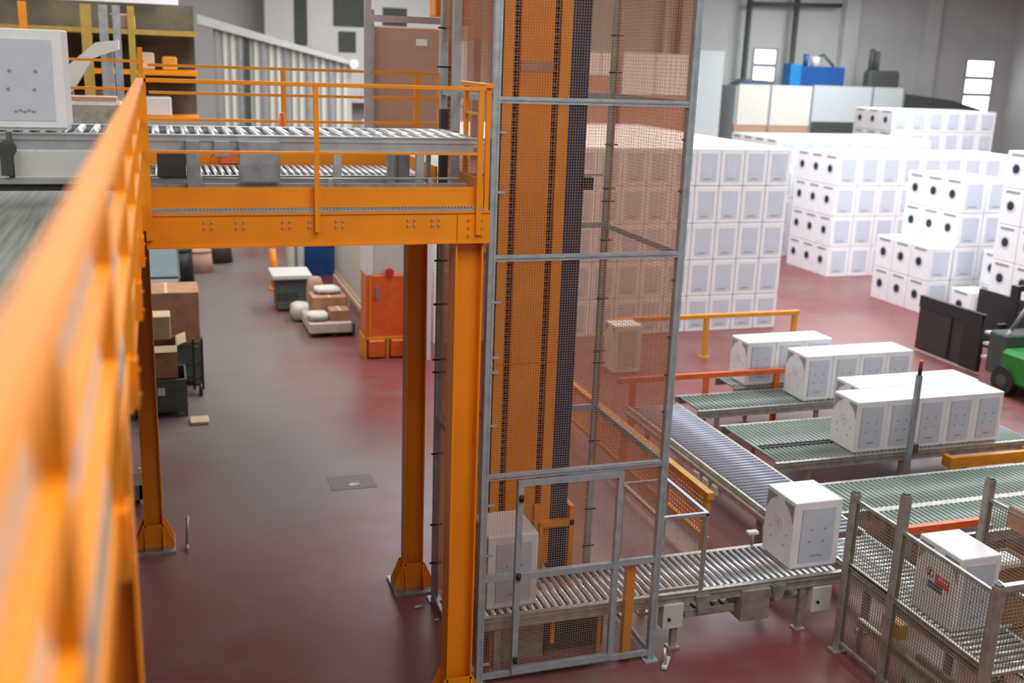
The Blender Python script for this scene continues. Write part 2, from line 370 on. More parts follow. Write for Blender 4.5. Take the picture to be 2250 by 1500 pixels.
def ctrl(t, x0, x1, z0, z1, y):
    c = part(t, 'control_box', lambda b: b.cbox(x0, x1, y, y+.14, z0, z1, GREYPL, .006), 'pale grey control box with a black knob')
    k = MB(); k.cyl((x0+(x1-x0)*.28, y-.02, z0+(z1-z0)*.42), (x0+(x1-x0)*.28, y, z0+(z1-z0)*.42), .018, BLACK, 10)
    o = k.build('knob', c); o.data.transform(Matrix.Translation(-t.location))
def ex1(t):
    ctrl(t, 5.13, 5.38, .27, .57, 9.62); ctrl(t, 7.07, 7.33, .22, .54, 9.62)
    part(t, 'motor_cover', lambda b: b.cbox(6.11, 6.48, 9.60, 9.95, .24, .63, STEEL, .005))
    part(t, 'bracket', lambda b: b.poly([(5.52, 9.6, .64), (5.70, 9.6, .64), (5.68, 9.6, .44), (5.56, 9.6, .40)], (0, .03, 0), STEEL))
    part(t, 'bracket', lambda b: b.poly([(6.50, 9.6, .64), (6.68, 9.6, .64), (6.64, 9.6, .46), (6.54, 9.6, .44)], (0, .03, 0), STEEL))
    part(t, 'cable_tray', lambda b: b.box(6.6, 7.0, 9.75, 9.95, .36, .40, STEEL))
    part(t, 'cable_tray', lambda b: (b.box(5.42, 6.05, 9.66, 9.86, .36, .40, STEEL), b.box(5.42, 6.05, 9.66, 9.68, .40, .45, STEEL), [b.cyl((5.6+k*.12, 9.7, .40), (5.6+k*.12, 9.86, .40), .02, DARK, 6) for k in range(4)]))
    part(t, 'sensor', lambda b: (b.cyl((6.78, 10.56, .70), (6.78, 10.56, .84), .018, STEEL, 8), b.box(6.70, 6.84, 10.52, 10.60, .84, .875, GREYPL)))
conveyor('steel roller conveyor coming out of the foot of the lift tower towards the white unit', 3.0, 7.5, 9.65, 10.55, .70, 'x', pitch=.088, legs=((5.3, 9.68), (6.95, 9.68), (5.3, 10.5), (6.95, 10.5), (3.2, 9.7), (3.2, 10.5)), extra=ex1)
def ex2(t):
    [part(t, 'motor', lambda b: b.cbox(7.40, 7.50, 12.6+k*.28, 12.75+k*.28, .42, .56, GREYPL, .01)) for k in range(3)]
    part(t, 'chain_guard', lambda b: b.box(7.43, 7.50, 11.2, 15.9, .55, .62, STEEL))
conveyor('long steel roller conveyor running back diagonally on the right of the tower', 7.50, 8.46, 10.56, 16.0, .70, 'y', rm=ROLLB, r=.025, pitch=.10, legs=((7.53, 11.6), (7.53, 13.4), (7.53, 15.2), (8.42, 12.5), (8.42, 15.5)), extra=ex2)
conveyor('steel roller conveyor inside the right-hand fence, under the labelled white unit', 7.62, 8.42, 7.3, 10.54, .70, 'y', pitch=.092, legs=((7.66, 8.0), (8.38, 8.0), (7.66, 9.4)))
conveyor('rear green-grey accumulation conveyor holding the four-unit row', 8.6, 13.4, 15.45, 16.34, .70, 'x', pitch=.09, rm=ROLLG, legs=((9.0, 15.5), (11.0, 15.5), (13.0, 15.5)))
conveyor('rearmost green-grey conveyor holding the row of three units', 9.9, 13.4, 16.52, 17.25, .70, 'x', pitch=.09, rm=ROLLG, legs=((10.2, 16.57), (13.0, 16.57)))
def ex4(t):
    part(t, 'chain_track', lambda b: [b.box(8.7, 10.0, 13.55+q, 13.58+q, .695, .715, DARK) for q in (0, .09)])
conveyor('middle green-grey accumulation conveyor holding the nearest long row of units', 8.6, 13.4, 12.95, 14.7, .70, 'x', pitch=.082, rm=ROLLG, legs=((9.2, 13.0), (10.9, 13.0), (13.2, 13.0), (9.2, 14.6)), extra=ex4)
conveyor('front green-grey conveyor passing behind the fence posts to the right edge', 8.48, 14.0, 11.12, 12.1, .70, 'x', pitch=.082, rm=ROLLG, legs=((9.3, 11.16), (11.3, 11.16), (9.3, 12.05), (11.3, 12.05)))
conveyor('short green-grey side conveyor behind the orange-red guard', 8.9, 12.4, 10.15, 11.10, .70, 'x', pitch=.082, rm=ROLLG, legs=((9.6, 10.2), (11.6, 10.2)))
# upper conveyors on the platform
def ex5(t):
    for (a, b2, z0, z1, lab) in ((.215, .325, 5.15, 5.66, None), (.44, .575, 5.53, 5.66, None), (.645, .985, 5.32, 5.66, None)):
        part(t, 'motor_cover', lambda b: b.cbox(a, b2, 9.36, 9.50, z0, z1, GALV, .004))
    part(t, 'motor_cover', lambda b: b.cbox(-.02, .21, 9.38, 9.6, 5.36, 5.55, DARK, .006), 'dark grey cover')
    part(t, 'skirt_panel', lambda b: b.box(-6, -.16, 9.40, 9.44, 5.36, 5.56, GREYPL), 'pale skirt panel')
    part(t, 'belt_edge', lambda b: b.box(-6, -.16, 9.36, 9.42, 5.25, 5.31, DARK), 'black belt edge')
    part(t, 'belt_edge', lambda b: b.box(-6, -.16, 9.32, 9.42, 5.31, 5.35, ALU))
    part(t, 'bearing', lambda b: (b.cyl((-1.15, 9.30, 5.58), (-1.15, 9.42, 5.58), .07, DGREY, 12), b.box(-1.19, -1.11, 9.28, 9.40, 5.38, 5.56, DGREY), b.cyl((-1.12, 9.33, 5.36), (-1.12, 9.33, 5.72), .022, DGREY, 8)))
conveyor('upper roller conveyor on the platform carrying a white unit at its left', -6, 2.90, 9.5, 10.65, 5.71, 'x', pitch=.125, r=.035, fm=ALU, depth=.14, legs=((-2.5, 10.6), (-.4, 10.6), (2.2, 10.6), (1.5, 9.54), (2.25, 9.54), (-2.5, 9.54)), legz=5.11, extra=ex5)
def ex6(t):
    part(t, 'box_rail', lambda b: b.box(-.1, 2.6, 10.72, 10.76, 5.16, 5.19, ALU))
    part(t, 'upright', lambda b: (b.box(2.26, 2.42, 10.70, 10.78, 5.11, 5.5, GALV), b.box(2.30, 2.36, 10.66, 10.70, 5.11, 5.5, GALV)))
    part(t, 'junction_box', lambda b: (b.box(.62, .86, 11.94, 11.98, 5.22, 5.36, ORANGE2), [b.tube([(.5+k*.05, 11.93, 5.15), (.53+k*.05, 11.93, 5.3), (.6+k*.05, 11.93, 5.36)], .006, RED, 5) for k in range(3)]))
conveyor('low white-roller conveyor at deck level beneath the upper conveyor', -.1, 2.58, 10.85, 11.92, 5.22, 'x', pitch=.07, r=.022, fm=STEEL, depth=.09, extra=ex6)
tag(MB().box(-.1, 2.66, 9.42, 9.46, 5.26, 5.30, STEEL).box(-.1, 2.66, 9.40, 9.48, 5.11, 5.20, DARK).cyl((-.1, 9.44, 5.34), (2.6, 9.44, 5.34), .012, ALU, 8).box(.3, .34, 9.41, 9.47, 5.11, 5.36, ALU).box(1.4, 1.44, 9.41, 9.47, 5.11, 5.34, ALU).box(2.3, 2.34, 9.41, 9.47, 5.11, 5.34, ALU).build('cable_duct'), 'long thin steel cable duct lying just behind the front toe board', 'duct')

# ------------------------------------------------------------------ lift tower
def wires(b, o, u, v, nu, nv, m=WIRE, r=.0011):
    """wire grid: origin o, edge vectors u, v, counts nu (wires along v) and nv (wires along u)"""
    o = Vector(o); u = Vector(u); v = Vector(v); n = u.cross(v).normalized()
    for k in range(nu+1):
        p = o+u*k/nu; b.bar(p, p+v, 2*r, 2*r, m, n)
    for k in range(nv+1):
        p = o+v*k/nv; b.bar(p, p+u, 2*r, 2*r, m, n)
X0, X1, Y0, Y1, ZT = 2.945, 4.93, 9.5, 11.42, 8.4
tw = thing('lift_enclosure', 'tall grey aluminium framed mesh cage around the vertical lift', 'cage', ((X0+X1)/2, (Y0+Y1)/2, 0))
for (x, y) in ((X0, Y0), (X1, Y0), (X0, Y1), (X1, Y1)):
    pp = part(tw, 'post', lambda b: (b.box(x-.03, x+.03, y-.03, y+.03, .02, ZT, POSTM), b.box(x-.036, x-.012, y-.036, y+.036, .02, ZT, POSTM), b.box(x+.012, x+.036, y-.036, y+.036, .02, ZT, POSTM), b.box(x-.08, x+.08, y-.08, y+.08, 0, .02, POSTM)))
for z in (2.35, 4.58, 6.05, ZT):
    part(tw, 'cross_rail', lambda b: (b.box(X0+.036, X1-.036, Y0-.025, Y0+.025, z-.03, z+.03, POSTM), b.box(X0+.036, X1-.036, Y0-.032, Y0+.032, z-.006, z+.006, GALV)))
    part(tw, 'cross_rail', lambda b: b.box(X0+.036, X1-.036, Y1-.025, Y1+.025, z-.03, z+.03, POSTM))
    part(tw, 'cross_rail', lambda b: b.box(X0-.025, X0+.025, Y0+.036, Y1-.036, z-.03, z+.03, POSTM))
    part(tw, 'cross_rail', lambda b: b.box(X1-.025, X1+.025, Y0+.036, Y1-.036, z-.03, z+.03, POSTM))
part(tw, 'cross_rail', lambda b: b.box(X0+.036, X1-.036, Y0-.02, Y0+.02, .07, .13, POSTM))
part(tw, 'cross_rail', lambda b: b.box(X0-.02, X0+.02, Y0+.036, Y1-.036, .0, .06, POSTM))
part(tw, 'cross_rail', lambda b: b.box(X1-.02, X1+.02, Y0+.036, Y1-.036, .07, .13, POSTM))
part(tw, 'cross_rail', lambda b: b.box(X0+.036, 3.29, Y0-.02, Y0+.02, 1.20, 1.27, POSTM)); part(tw, 'cross_rail', lambda b: b.box(4.46, X1-.036, Y0-.02, Y0+.02, 1.20, 1.27, POSTM))
for z in (.25, 1.5, 2.9, 3.6, 5.2): [part(tw, 'hook', lambda b: b.box(X0+.03, X0+.10, Y0-.045, Y0-.02, z+q, z+q+.02, POSTM)) for q in (0, .55)]
# door
dr = part(tw, 'door', lambda b: (b.box(3.295, 3.355, Y0-.05, Y0+.01, .10, 2.30, POSTM), b.box(4.40, 4.46, Y0-.05, Y0+.01, .10, 2.30, POSTM), b.box(3.355, 4.40, Y0-.05, Y0+.01, .10, .17, POSTM),
    b.box(3.355, 4.40, Y0-.05, Y0+.01, 2.24, 2.30, POSTM), b.box(3.355, 4.40, Y0-.05, Y0+.01, 1.20, 1.27, POSTM)))
def dsub(name, fn):
    b_ = MB(); fn(b_); o = b_.build(name, dr); o.data.transform(Matrix.Translation(-tw.location)); return o
for z in (.28, 1.25, 2.12): dsub('hinge', lambda b: b.cyl((3.325, Y0-.07, z-.03), (3.325, Y0-.07, z+.03), .025, BLACK, 8))
dsub('door_mesh', lambda b: (wires(b, (3.355, Y0-.03, .17), (1.045, 0, 0), (0, 0, 1.03), 40, 39), wires(b, (3.355, Y0-.03, 1.27), (1.045, 0, 0), (0, 0, .97), 40, 37)))
# mesh panels
def fpanel(x0, x1, z0, z1, y=Y0): part(tw, 'mesh_panel', lambda b: wires(b, (x0, y, z0), (x1-x0, 0, 0), (0, 0, z1-z0), max(4, int((x1-x0)/.026)), int((z1-z0)/.026)))
fpanel(X0+.036, 3.29, .13, 1.2); fpanel(X0+.036, 3.29, 1.27, 2.32); fpanel(4.46, X1-.036, .13, 1.2); fpanel(4.46, X1-.036, 1.27, 2.32)
fpanel(X0+.036, X1-.036, 2.38, 4.55); fpanel(X0+.036, X1-.036, 4.61, 6.02); fpanel(X0+.036, X1-.036, 6.08, ZT-.03)
for (z0, z1) in ((.13, 2.32), (2.38, 4.55), (4.61, 6.02), (6.08, ZT-.03)):
    part(tw, 'mesh_panel', lambda b: wires(b, (X0+.036, Y1, z0), (X1-X0-.072, 0, 0), (0, 0, z1-z0), 50, int((z1-z0)/.036)))
    part(tw, 'amber_sheet', lambda b: b.box(X0+.036, X1-.036, Y1+.03, Y1+.034, z0-.03, z1+.03, SHEETM), 'amber tinted see-through sheet')
for (z0, z1) in ((.13, 2.32), (2.38, 4.55), (4.61, 5.66-.1), (6.6, ZT-.03)):
    part(tw, 'mesh_panel', lambda b: wires(b, (X0, Y0+.036, z0), (0, Y1-Y0-.072, 0), (0, 0, z1-z0), 50, int((z1-z0)/.036)))
    part(tw, 'amber_sheet', lambda b: b.box(X0+.006, X0+.010, Y0+.036, Y1-.036, z0-.03, z1+.03, SHEETM), 'amber tinted see-through sheet')
for (z0, z1) in ((1.65, 2.32), (2.38, 4.55), (4.61, 6.02), (6.08, ZT-.03)):
    part(tw, 'mesh_panel', lambda b: wires(b, (X1, Y0+.036, z0), (0, Y1-Y0-.072, 0), (0, 0, z1-z0), 50, int((z1-z0)/.036)))
    part(tw, 'amber_sheet', lambda b: b.box(X1-.010, X1-.006, Y0+.036, Y1-.036, z0-.03, z1+.03, SHEETM), 'amber tinted see-through sheet')
for (x, y) in ((X1, Y1), (X0, Y1)):
    for z in (.5, 1.0, 1.9, 2.9, 3.05, 3.7, 4.2, 4.4, 4.85, 5.0, 5.5, 6.3, 6.7): part(tw, 'clamp', lambda b: b.box(x-.075, x+.075, y-.045, y-.02, z, z+.018, DARK))
for z in (2.9, 3.3, 3.7, 4.3, 5.2, 5.7): part(tw, 'clamp', lambda b: b.box(X1-.06, X1-.03, Y0, Y0+.03, z, z+.02, DARK))
# small guard cage over the conveyor on the tower's right side
cg = thing('conveyor_guard', 'small mesh tunnel guard standing over the conveyor right of the tower', 'guard', (5.3, 10.1, .7))
def cgf(b):
    for (x, y) in ((5.59, 9.66), (5.59, 10.66), (5.02, 9.66), (5.02, 10.66)): b.box(x-.02, x+.02, y-.02, y+.02, .70, 1.62, STEEL)
    for y in (9.66, 10.66): b.box(5.0, 5.61, y-.02, y+.02, 1.60, 1.64, ALU)
    for x in (5.59, 5.02): b.box(x-.02, x+.02, 9.68, 10.64, 1.60, 1.64, ALU)
    b.box(5.0, 5.61, 9.645, 9.675, .72, .76, STEEL)
part(cg, 'frame', cgf)
part(cg, 'mesh_panel', lambda b: wires(b, (5.04, 9.66, .76), (.53, 0, 0), (0, 0, .84), 19, 30))
part(cg, 'mesh_panel', lambda b: wires(b, (5.04, 10.66, .76), (.53, 0, 0), (0, 0, .84), 19, 30))
tag(MB().cyl((5.03, 9.3, .03), (5.03, 9.35, .22), .02, ALU, 8).bar((4.99, 9.25, .03), (5.12, 9.42, .05), .06, .03, GREYPL).build('foot_switch'), 'small pale foot pedal on the floor beside the tower front post', 'pedal')

# lift mast inside
ms = thing('lift_mast', 'wide orange lift mast with dark slotted tracks inside the cage', 'mast', (3.85, 11.1, 0))
part(ms, 'mast_panel', lambda b: (b.box(3.51, 3.62, 11.08, 11.30, .5, 8.3, ORANGE), b.box(3.70, 4.07, 11.08, 11.30, .5, 8.3, ORANGE), b.box(4.15, 4.27, 11.08, 11.30, .5, 8.3, ORANGE), b.box(3.47, 4.27, 11.26, 11.32, 0, 8.3, ORANGE)))
def slots(b, x0, x1):
    b.box(x0, x1, 11.20, 11.24, .5, 8.3, BROWN)
    z = .6
    while z < 8.2: b.box(x0, x1, 11.15, 11.20, z, z+.02, RUST); z += .075
part(ms, 'rib', lambda b: [b.box(3.715+k*.03, 3.722+k*.03, 11.072, 11.08, .5, 8.3, ORANGE) for k in range(12)], kind='stuff')
part(ms, 'chain_track', lambda b: slots(b, 3.62, 3.70), 'dark chain track'); part(ms, 'chain_track', lambda b: slots(b, 4.07, 4.15), 'dark chain track')
def cg2(b, x0, x1):
    b.box(x0, x1, 11.10, 11.22, .40, 8.3, NAVY)
    for k in range(1, 4): b.box(x0+(x1-x0)*k/4-.004, x0+(x1-x0)*k/4+.004, 11.09, 11.10, .4, 8.3, DARK)
part(ms, 'cable_guide', lambda b: cg2(b, 4.28, 4.50), 'navy cable guide'); part(ms, 'cable_guide', lambda b: cg2(b, 3.42, 3.50), 'navy cable guide')
part(ms, 'seam_plate', lambda b: b.box(3.70, 4.07, 11.065, 11.08, 6.30, 6.40, CARD)); part(ms, 'seam_plate', lambda b: b.box(3.47, 4.27, 11.07, 11.08, 3.05, 3.06, ORANGE2))
part(ms, 'foot_frame', lambda b: (b.box(4.10, 4.56, 11.0, 11.08, 1.0, 1.07, ORANGE), b.box(4.10, 4.16, 11.0, 11.08, 0, 1.0, ORANGE), b.box(4.50, 4.56, 11.0, 11.30, 0, 1.25, ORANGE), b.box(4.05, 4.12, 11.0, 11.06, .9, 1.3, ORANGE)))
part(ms, 'foot', lambda b: b.box(3.47, 3.55, 11.0, 11.3, 0, .6, ORANGE))
part(ms, 'sensor', lambda b: b.box(4.46, 4.57, 10.98, 11.10, 5.04, 5.18, BLACK), 'black sensor box')
tag(MB().box(3.85, 4.45, 9.78, 9.82, .50, .54, ORANGE).box(3.85, 3.89, 9.78, 9.82, .2, .5, ORANGE).box(3.15, 3.75, 9.78, 9.82, .46, .50, ORANGE).box(4.62, 4.72, 9.56, 9.64, 0, 1.2, ORANGE).box(3.15, 3.2, 9.78, 9.82, 0, .46, ORANGE).box(4.41, 4.45, 9.78, 9.82, 0, .5, ORANGE).build('drive_bracket'), 'orange bracket frame under the conveyor inside the tower door', 'bracket')
tag(MB().box(3.3, 3.8, 9.88, 10.4, 0, .42, STEEL).box(3.8, 4.55, 9.95, 10.3, 0, .36, DARK).build('drive_unit'), 'dark drive unit on the floor beneath the tower conveyor', 'machine')

# ------------------------------------------------------------------ white appliance units
def unit(label, x0, y0, z0, wx, wy, h, group=None, detail=2, sticker=False, name='white_appliance'):
    t = thing(name, label, 'appliance', (x0+wx/2, y0+wy/2, z0), group)
    def P(n, fn, lab=None): return part(t, n, fn, lab)
    P('cabinet', lambda b: (b.cbox(x0, x0+wx, y0, y0+wy, z0+.02, z0+h, WHITE, .008), b.box(x0+.02, x0+wx-.02, y0+.02, y0+wy-.02, z0, z0+.02, GREYPL)))
    a, c = x0+wx*.17, x0+wx*.87
    P('front_panel', lambda b: (b.box(a, c, y0-.006, y0+.001, z0+h*.10, z0+h*.90, PANEL), b.box(a-.006, a, y0-.004, y0+.001, z0+h*.10, z0+h*.90, MARK)), 'pale blue-grey front panel')
    for u, v in ((.30, .60), (.72, .60), (.26, .40), (.68, .40)):
        q = x0+wx*(.17+.7*u); z = z0+h*(.05+.9*v); P('knob', lambda b: b.cyl((q, y0-.010, z), (q, y0-.005, z), .014, MARK, 8))
    def dots(b):
        for k in range(5):
            q = x0+wx*(.40+.05*k); z = z0+h*(.18+.012*(k % 2)); b.box(q, q+wx*.04, y0-.009, y0-.005, z, z+.016, MARK)
    P('printed_mark', dots, 'small grey printed mark')
    def corner(b, sg):   # dark quarter-round mark in an upper corner of the left face
        r = wy*.47; yc = y0+wy/2; zc = z0+h-.06-r
        out = [(x0-.004, yc+sg*wy*.46, z0+h-.045), (x0-.004, yc+sg*wy*.12, z0+h-.045)]
        for k in range(2, 8):
            an = math.pi/2*k/9; out.append((x0-.004, yc+sg*r*math.sin(an), zc+r*math.cos(an)))
        out.append((x0-.004, yc+sg*wy*.46, zc+r*.25))
        if sg > 0: out = out[::-1]
        b.poly(out, (.006, 0, 0), MARK)
    for sg in (-1, 1): P('corner_mark', lambda b: corner(b, sg), 'dark quarter-round corner mark')
    P('side_badge', lambda b: b.poly([(x0-.003, y0+wy/2+.10*math.cos(a_*math.pi/6), z0+h*.57+.10*math.sin(a_*math.pi/6)) for a_ in range(12)], (.004, 0, 0), WFRONT))
    P('side_screws', lambda b: [b.cyl((x0-.008, y0+wy*u, z0+h*v), (x0, y0+wy*u, z0+h*v), .011, MARK, 8) for u, v in ((.75, .45), (.2, .47), (.28, .3), (.72, .3), (.5, .57))])
    if sticker:
        P('sticker', lambda b: (b.poly([(x0-.006, y0+wy*.50, z0+h*.62), (x0-.006, y0+wy*.18, z0+h*.62), (x0-.006, y0+wy*.18, z0+h*.50), (x0-.006, y0+wy*.50, z0+h*.50)], (.005, 0, 0), RED),
            [b.box(x0-.008, x0-.004, y0+wy*(.22+.06*k), y0+wy*(.26+.06*k), z0+h*.57, z0+h*.60, WHITE) for k in range(4)]), 'red rectangular sticker with small white lettering')
        P('sticker', lambda b: b.box(x0-.006, x0-.001, y0+wy*.32, y0+wy*.66, z0+h*.40, z0+h*.50, SLATE), 'slate blue sticker')
        P('sticker', lambda b: (b.cyl((x0-.006, y0+wy*.64, z0+h*.60), (x0-.001, y0+wy*.64, z0+h*.60), .055, RED, 20), b.cyl((x0-.008, y0+wy*.64, z0+h*.60), (x0-.005, y0+wy*.64, z0+h*.60), .042, WHITE, 20), b.bar((x0-.009, y0+wy*.64-.03, z0+h*.60+.03), (x0-.009, y0+wy*.64+.03, z0+h*.60-.03), .012, .004, RED, (1, 0, 0)), b.box(x0-.010, x0-.007, y0+wy*.62, y0+wy*.66, z0+h*.56, z0+h*.64, BLACK)), 'round red prohibition sign')
    return t
unit('white unit alone on the conveyor between the tower and the fence', 6.83, 9.80, .70, .64, .62, .85)
unit('white unit with red stickers inside the right-hand fence', 7.72, 8.09, .70, .52, .66, .86, sticker=True)
unit('white unit inside the lift tower, behind the mesh door', 3.10, 9.78, .70, .56, .63, .85)
unit('white unit riding the upper conveyor at the far left', -1.36, 9.62, 5.71, .655, .62, .80)
names = ['leftmost', 'second', 'third', 'fourth', 'rightmost']
for k in range(5): unit('white unit, %s of the five in the nearest row on the conveyors' % names[k], 9.97+k*.552, 13.0, .71, .55, .62, .83, 'nearest row of white units')
for k in range(4): unit('white unit, %s of the four directly behind the nearest row' % ['leftmost', 'second', 'third', 'rightmost'][k], 10.46+k*.585, 13.66, .71, .58, .62, .83, 'second row of white units')
for k in range(4): unit('white unit, %s of the row of four on the rear conveyor' % ['leftmost', 'second', 'third', 'rightmost'][k], 10.68+k*.565, 15.5, .71, .56, .62, .83, 'row of four white units on the rear conveyor')
for k in range(3): unit('white unit, %s of the three in the rearmost conveyor row' % ['leftmost', 'middle', 'rightmost'][k], 10.13+k*.60, 16.56, .71, .595, .60, .83, 'rearmost conveyor row of white units')

# stacks in the warehouse
def stack_mesh(wx, wy, h, port):
    b = MB(); b.cbox(0, wx-.015, 0, wy-.015, 0, h-.012, WHITE, .012)
    b.box(wx*.17, wx*.83, -.006, .001, h*.12, h*.86, PANEL); b.box(wx*.30, wx*.62, -.009, -.004, h*.17, h*.20, MARK)
    if port:
        b.cyl((-.010, wy*.52, h*.52), (.002, wy*.52, h*.52), .115, HOLE, 18); b.cyl((-.006, wy*.52, h*.52), (.002, wy*.52, h*.52), .17, PANEL, 18)
        b.box(-.006, .001, wy*.2, wy*.8, h*.86, h*.93, MARK)
    return b.mesh('white_appliance')
TIER = {4: ['bottom', 'second', 'third', 'top'], 5: ['bottom', 'second', 'third', 'fourth', 'top'], 2: ['bottom', 'top'], 1: ['only'], 3: ['bottom', 'middle', 'top'], 6: ['bottom', 'second', 'third', 'fourth', 'fifth', 'top']}
def stack(x0, y0, z0, wx, wy, h, nx, ny, nz, where, group, port=True, vis=None, ends='left', topn=1, minx=0):
    me = stack_mesh(wx, wy, h, port); fill = MB(); nf = 0
    for i in range(nx):
        for j in range(ny):
            for k in range(nz):
                seen = j == 0 or (i == 0 and port) or (k == nz-1 and j <= topn)
                if vis is not None: seen = seen and vis(i, j, k)
                if not seen:
                    fill.box(x0+i*wx, x0+i*wx+wx-.015, y0+j*wy, y0+j*wy+wy-.015, z0+k*h, z0+k*h+h-.012, WHITE); nf += 1; continue
                o = bpy.data.objects.new('white_appliance', me); COL.objects.link(o); o.location = (x0+i*wx, y0+j*wy, z0+k*h)
                col_ = ('%s from left' % ORD[i]) if ends == 'left' else ('%s from right' % ORD[nx-1-i])
                if nx == 1: col_ = 'single column'
                row = '' if ny == 1 else (' front row' if j == 0 else ' %s row back' % ORD[j])
                tier_ = TIER[nz][k]+' tier'
                tag(o, 'white unit, %s, %s,%s of %s' % (tier_, col_, row, where), 'appliance', group)
    if nf:
        f = fill.build('packed_appliances', kind='stuff'); tag(f, 'solid mass of white units packed behind the front of %s' % where, 'appliances')
S = stack
S(5.81, 23.1, 0, .646, .66, .908, 14, 14, 5, 'tall stack behind tower', 'tall stack of white units behind the lift tower', port=False, ends='right', topn=0)
S(20.3, 28.9, 0, .80, .79, .975, 9, 3, 4, 'long holed stack', 'long stack of white units with dark ports', topn=1)
S(20.35, 32.6, 0, .80, .80, 1.03, 8, 4, 4, 'stack behind long one', 'stack half hidden behind the long stack')
S(19.9, 23.72, 0, .80, .78, .93, 1, 3, 2, 'low stepped stack', 'low stepped stack of white units')
S(20.72, 23.72, 0, .80, .78, .93, 2, 3, 4, 'stepped stack', 'four tier part of the stepped stack')
S(20.5, 19.75, 0, .78, .78, .93, 3, 3, 5, 'rightmost high stack', 'rightmost high stack of white units')
S(20.4, 22.5, 0, .80, .80, .86, 1, 1, 1, 'low pile by forklift', 'low pile of white units beside the forklift')
S(21.3, 22.5, 0, .80, .80, .93, 1, 1, 2, 'pair between stepped and high stacks', 'pair of white units between the stepped and high stacks')
S(27.7, 36.2, 0, .84, .84, .84, 6, 3, 6, 'farthest stack', 'farthest stack of white units by the back wall', topn=1)

# ------------------------------------------------------------------ right-hand fence
def fpost(t, x, y, h, m=STEEL):
    part(t, 'post', lambda b: (b.box(x-.035, x+.035, y-.035, y+.035, .02, h, m), b.box(x-.042, x-.014, y-.042, y+.042, .02, h-.01, m), b.box(x+.014, x+.042, y-.042, y+.042, .02, h-.01, m), b.box(x-.09, x+.09, y-.07, y+.07, 0, .02, m), b.box(x-.03, x+.03, y-.03, y+.03, h, h+.01, BLACK)))
fn = thing('safety_fence', 'olive-grey mesh safety fence with posts around the labelled unit, bottom right', 'fence', (7.12, 8, 0))
FX = 7.12
fpost(fn, FX, 9.13, 1.95); fpost(fn, FX, 8.34, 2.25); fpost(fn, FX-.02, 6.95, 1.93); fpost(fn, 8.62, 8.80, 2.10); fpost(fn, 8.72, 6.95, 1.93); fpost(fn, 7.75, 6.95, 1.93)
def frame(t, a, b2, z0, z1, pitch=.038, mid=None, r=.0025):
    a = Vector(a); b2 = Vector(b2); d = (b2-a).normalized()
    p = part(t, 'mesh_panel', lambda b: wires(b, (a.x, a.y, z0), tuple(b2-a), (0, 0, z1-z0), int((b2-a).length/pitch), int((z1-z0)/pitch), OLIVE, r))
    for z in (z0, z1)+((mid,) if mid else ()): part(t, 'rail', lambda b: b.bar((a.x, a.y, z), (b2.x, b2.y, z), .035, .035, STEEL))
frame(fn, (FX, 9.09, 0), (FX, 8.38, 0), .12, 1.08); frame(fn, (FX, 9.09, 0), (FX, 8.38, 0), 1.10, 1.86)
frame(fn, (FX, 8.30, 0), (FX-.02, 7.0, 0), .12, 1.06); frame(fn, (FX, 8.30, 0), (FX-.02, 7.0, 0), 1.08, 1.84)
frame(fn, (7.14, 6.95, 0), (8.68, 6.95, 0), .12, 1.86, mid=1.0)
frame(fn, (8.62, 8.76, 0), (8.70, 7.0, 0), .12, 1.86, mid=1.0)
part(fn, 'rail', lambda b: b.box(7.12, 8.72, 6.92, 6.98, 1.87, 1.93, ALU))
part(fn, 'warning_plate', lambda b: b.box(8.63, 8.66, 8.2, 8.5, 1.66, 1.9, CARD))
gd = thing('light_guard', 'orange-red horizontal guard bar behind the labelled unit', 'guard', (9.2, 10.05, .7))
part(gd, 'bar', lambda b: b.box(8.62, 9.85, 10.02, 10.10, .86, .95, ORANGE2)); part(gd, 'support', lambda b: b.box(8.60, 9.95, 10.0, 10.12, .80, .86, GALV))
part(gd, 'bracket', lambda b: (b.box(8.66, 8.72, 10.0, 10.12, 0, .8, STEEL), b.box(9.8, 9.86, 10.0, 10.12, 0, .8, STEEL)))
pk = thing('unit_pusher', 'brown-grey pusher carriage with small yellow motors, bottom right behind the fence', 'machine', (7.7, 7.5, 0))
part(pk, 'frame', lambda b: (b.box(7.25, 7.30, 7.05, 9.0, .38, .46, STEEL), b.box(7.50, 7.55, 7.05, 8.3, .30, .38, STEEL), b.box(7.25, 8.5, 7.05, 7.11, .38, .46, STEEL), b.box(7.9, 7.95, 7.05, 7.3, .3, .5, STEEL), [b.box(x-.025, x+.025, y-.025, y+.025, 0, .38, STEEL) for x in (7.28, 8.45) for y in (7.08, 7.28)], b.box(7.28, 7.30, 8.95, 9.0, 0, .38, STEEL)))
part(pk, 'motor', lambda b: (b.cyl((7.75, 7.18, .42), (7.75, 7.30, .60), .07, YELLOW, 14)), 'yellow motor'); part(pk, 'motor', lambda b: (b.cyl((8.2, 7.20, .50), (8.2, 7.28, .66), .07, YELLOW, 14)), 'yellow motor')
part(pk, 'pneumatic_unit', lambda b: b.cbox(7.22, 7.45, 7.4, 7.75, .02, .30, SLATE, .02)); part(pk, 'cylinder_tank', lambda b: b.cyl((7.36, 7.9, .15), (7.36, 8.25, .15), .06, GREYPL, 12)); part(pk, 'valve_box', lambda b: b.cbox(7.32, 7.44, 8.4, 8.7, .5, .68, YELLOW, .01))
part(pk, 'cross_bar', lambda b: b.cyl((7.6, 8.02, .73), (8.45, 8.02, .73), .022, ALU, 10), 'bright steel cross bar')
cb = thing('carton', 'open brown carton standing between the fence posts beyond the rollers', 'carton', (9.3, 9.3, 0))
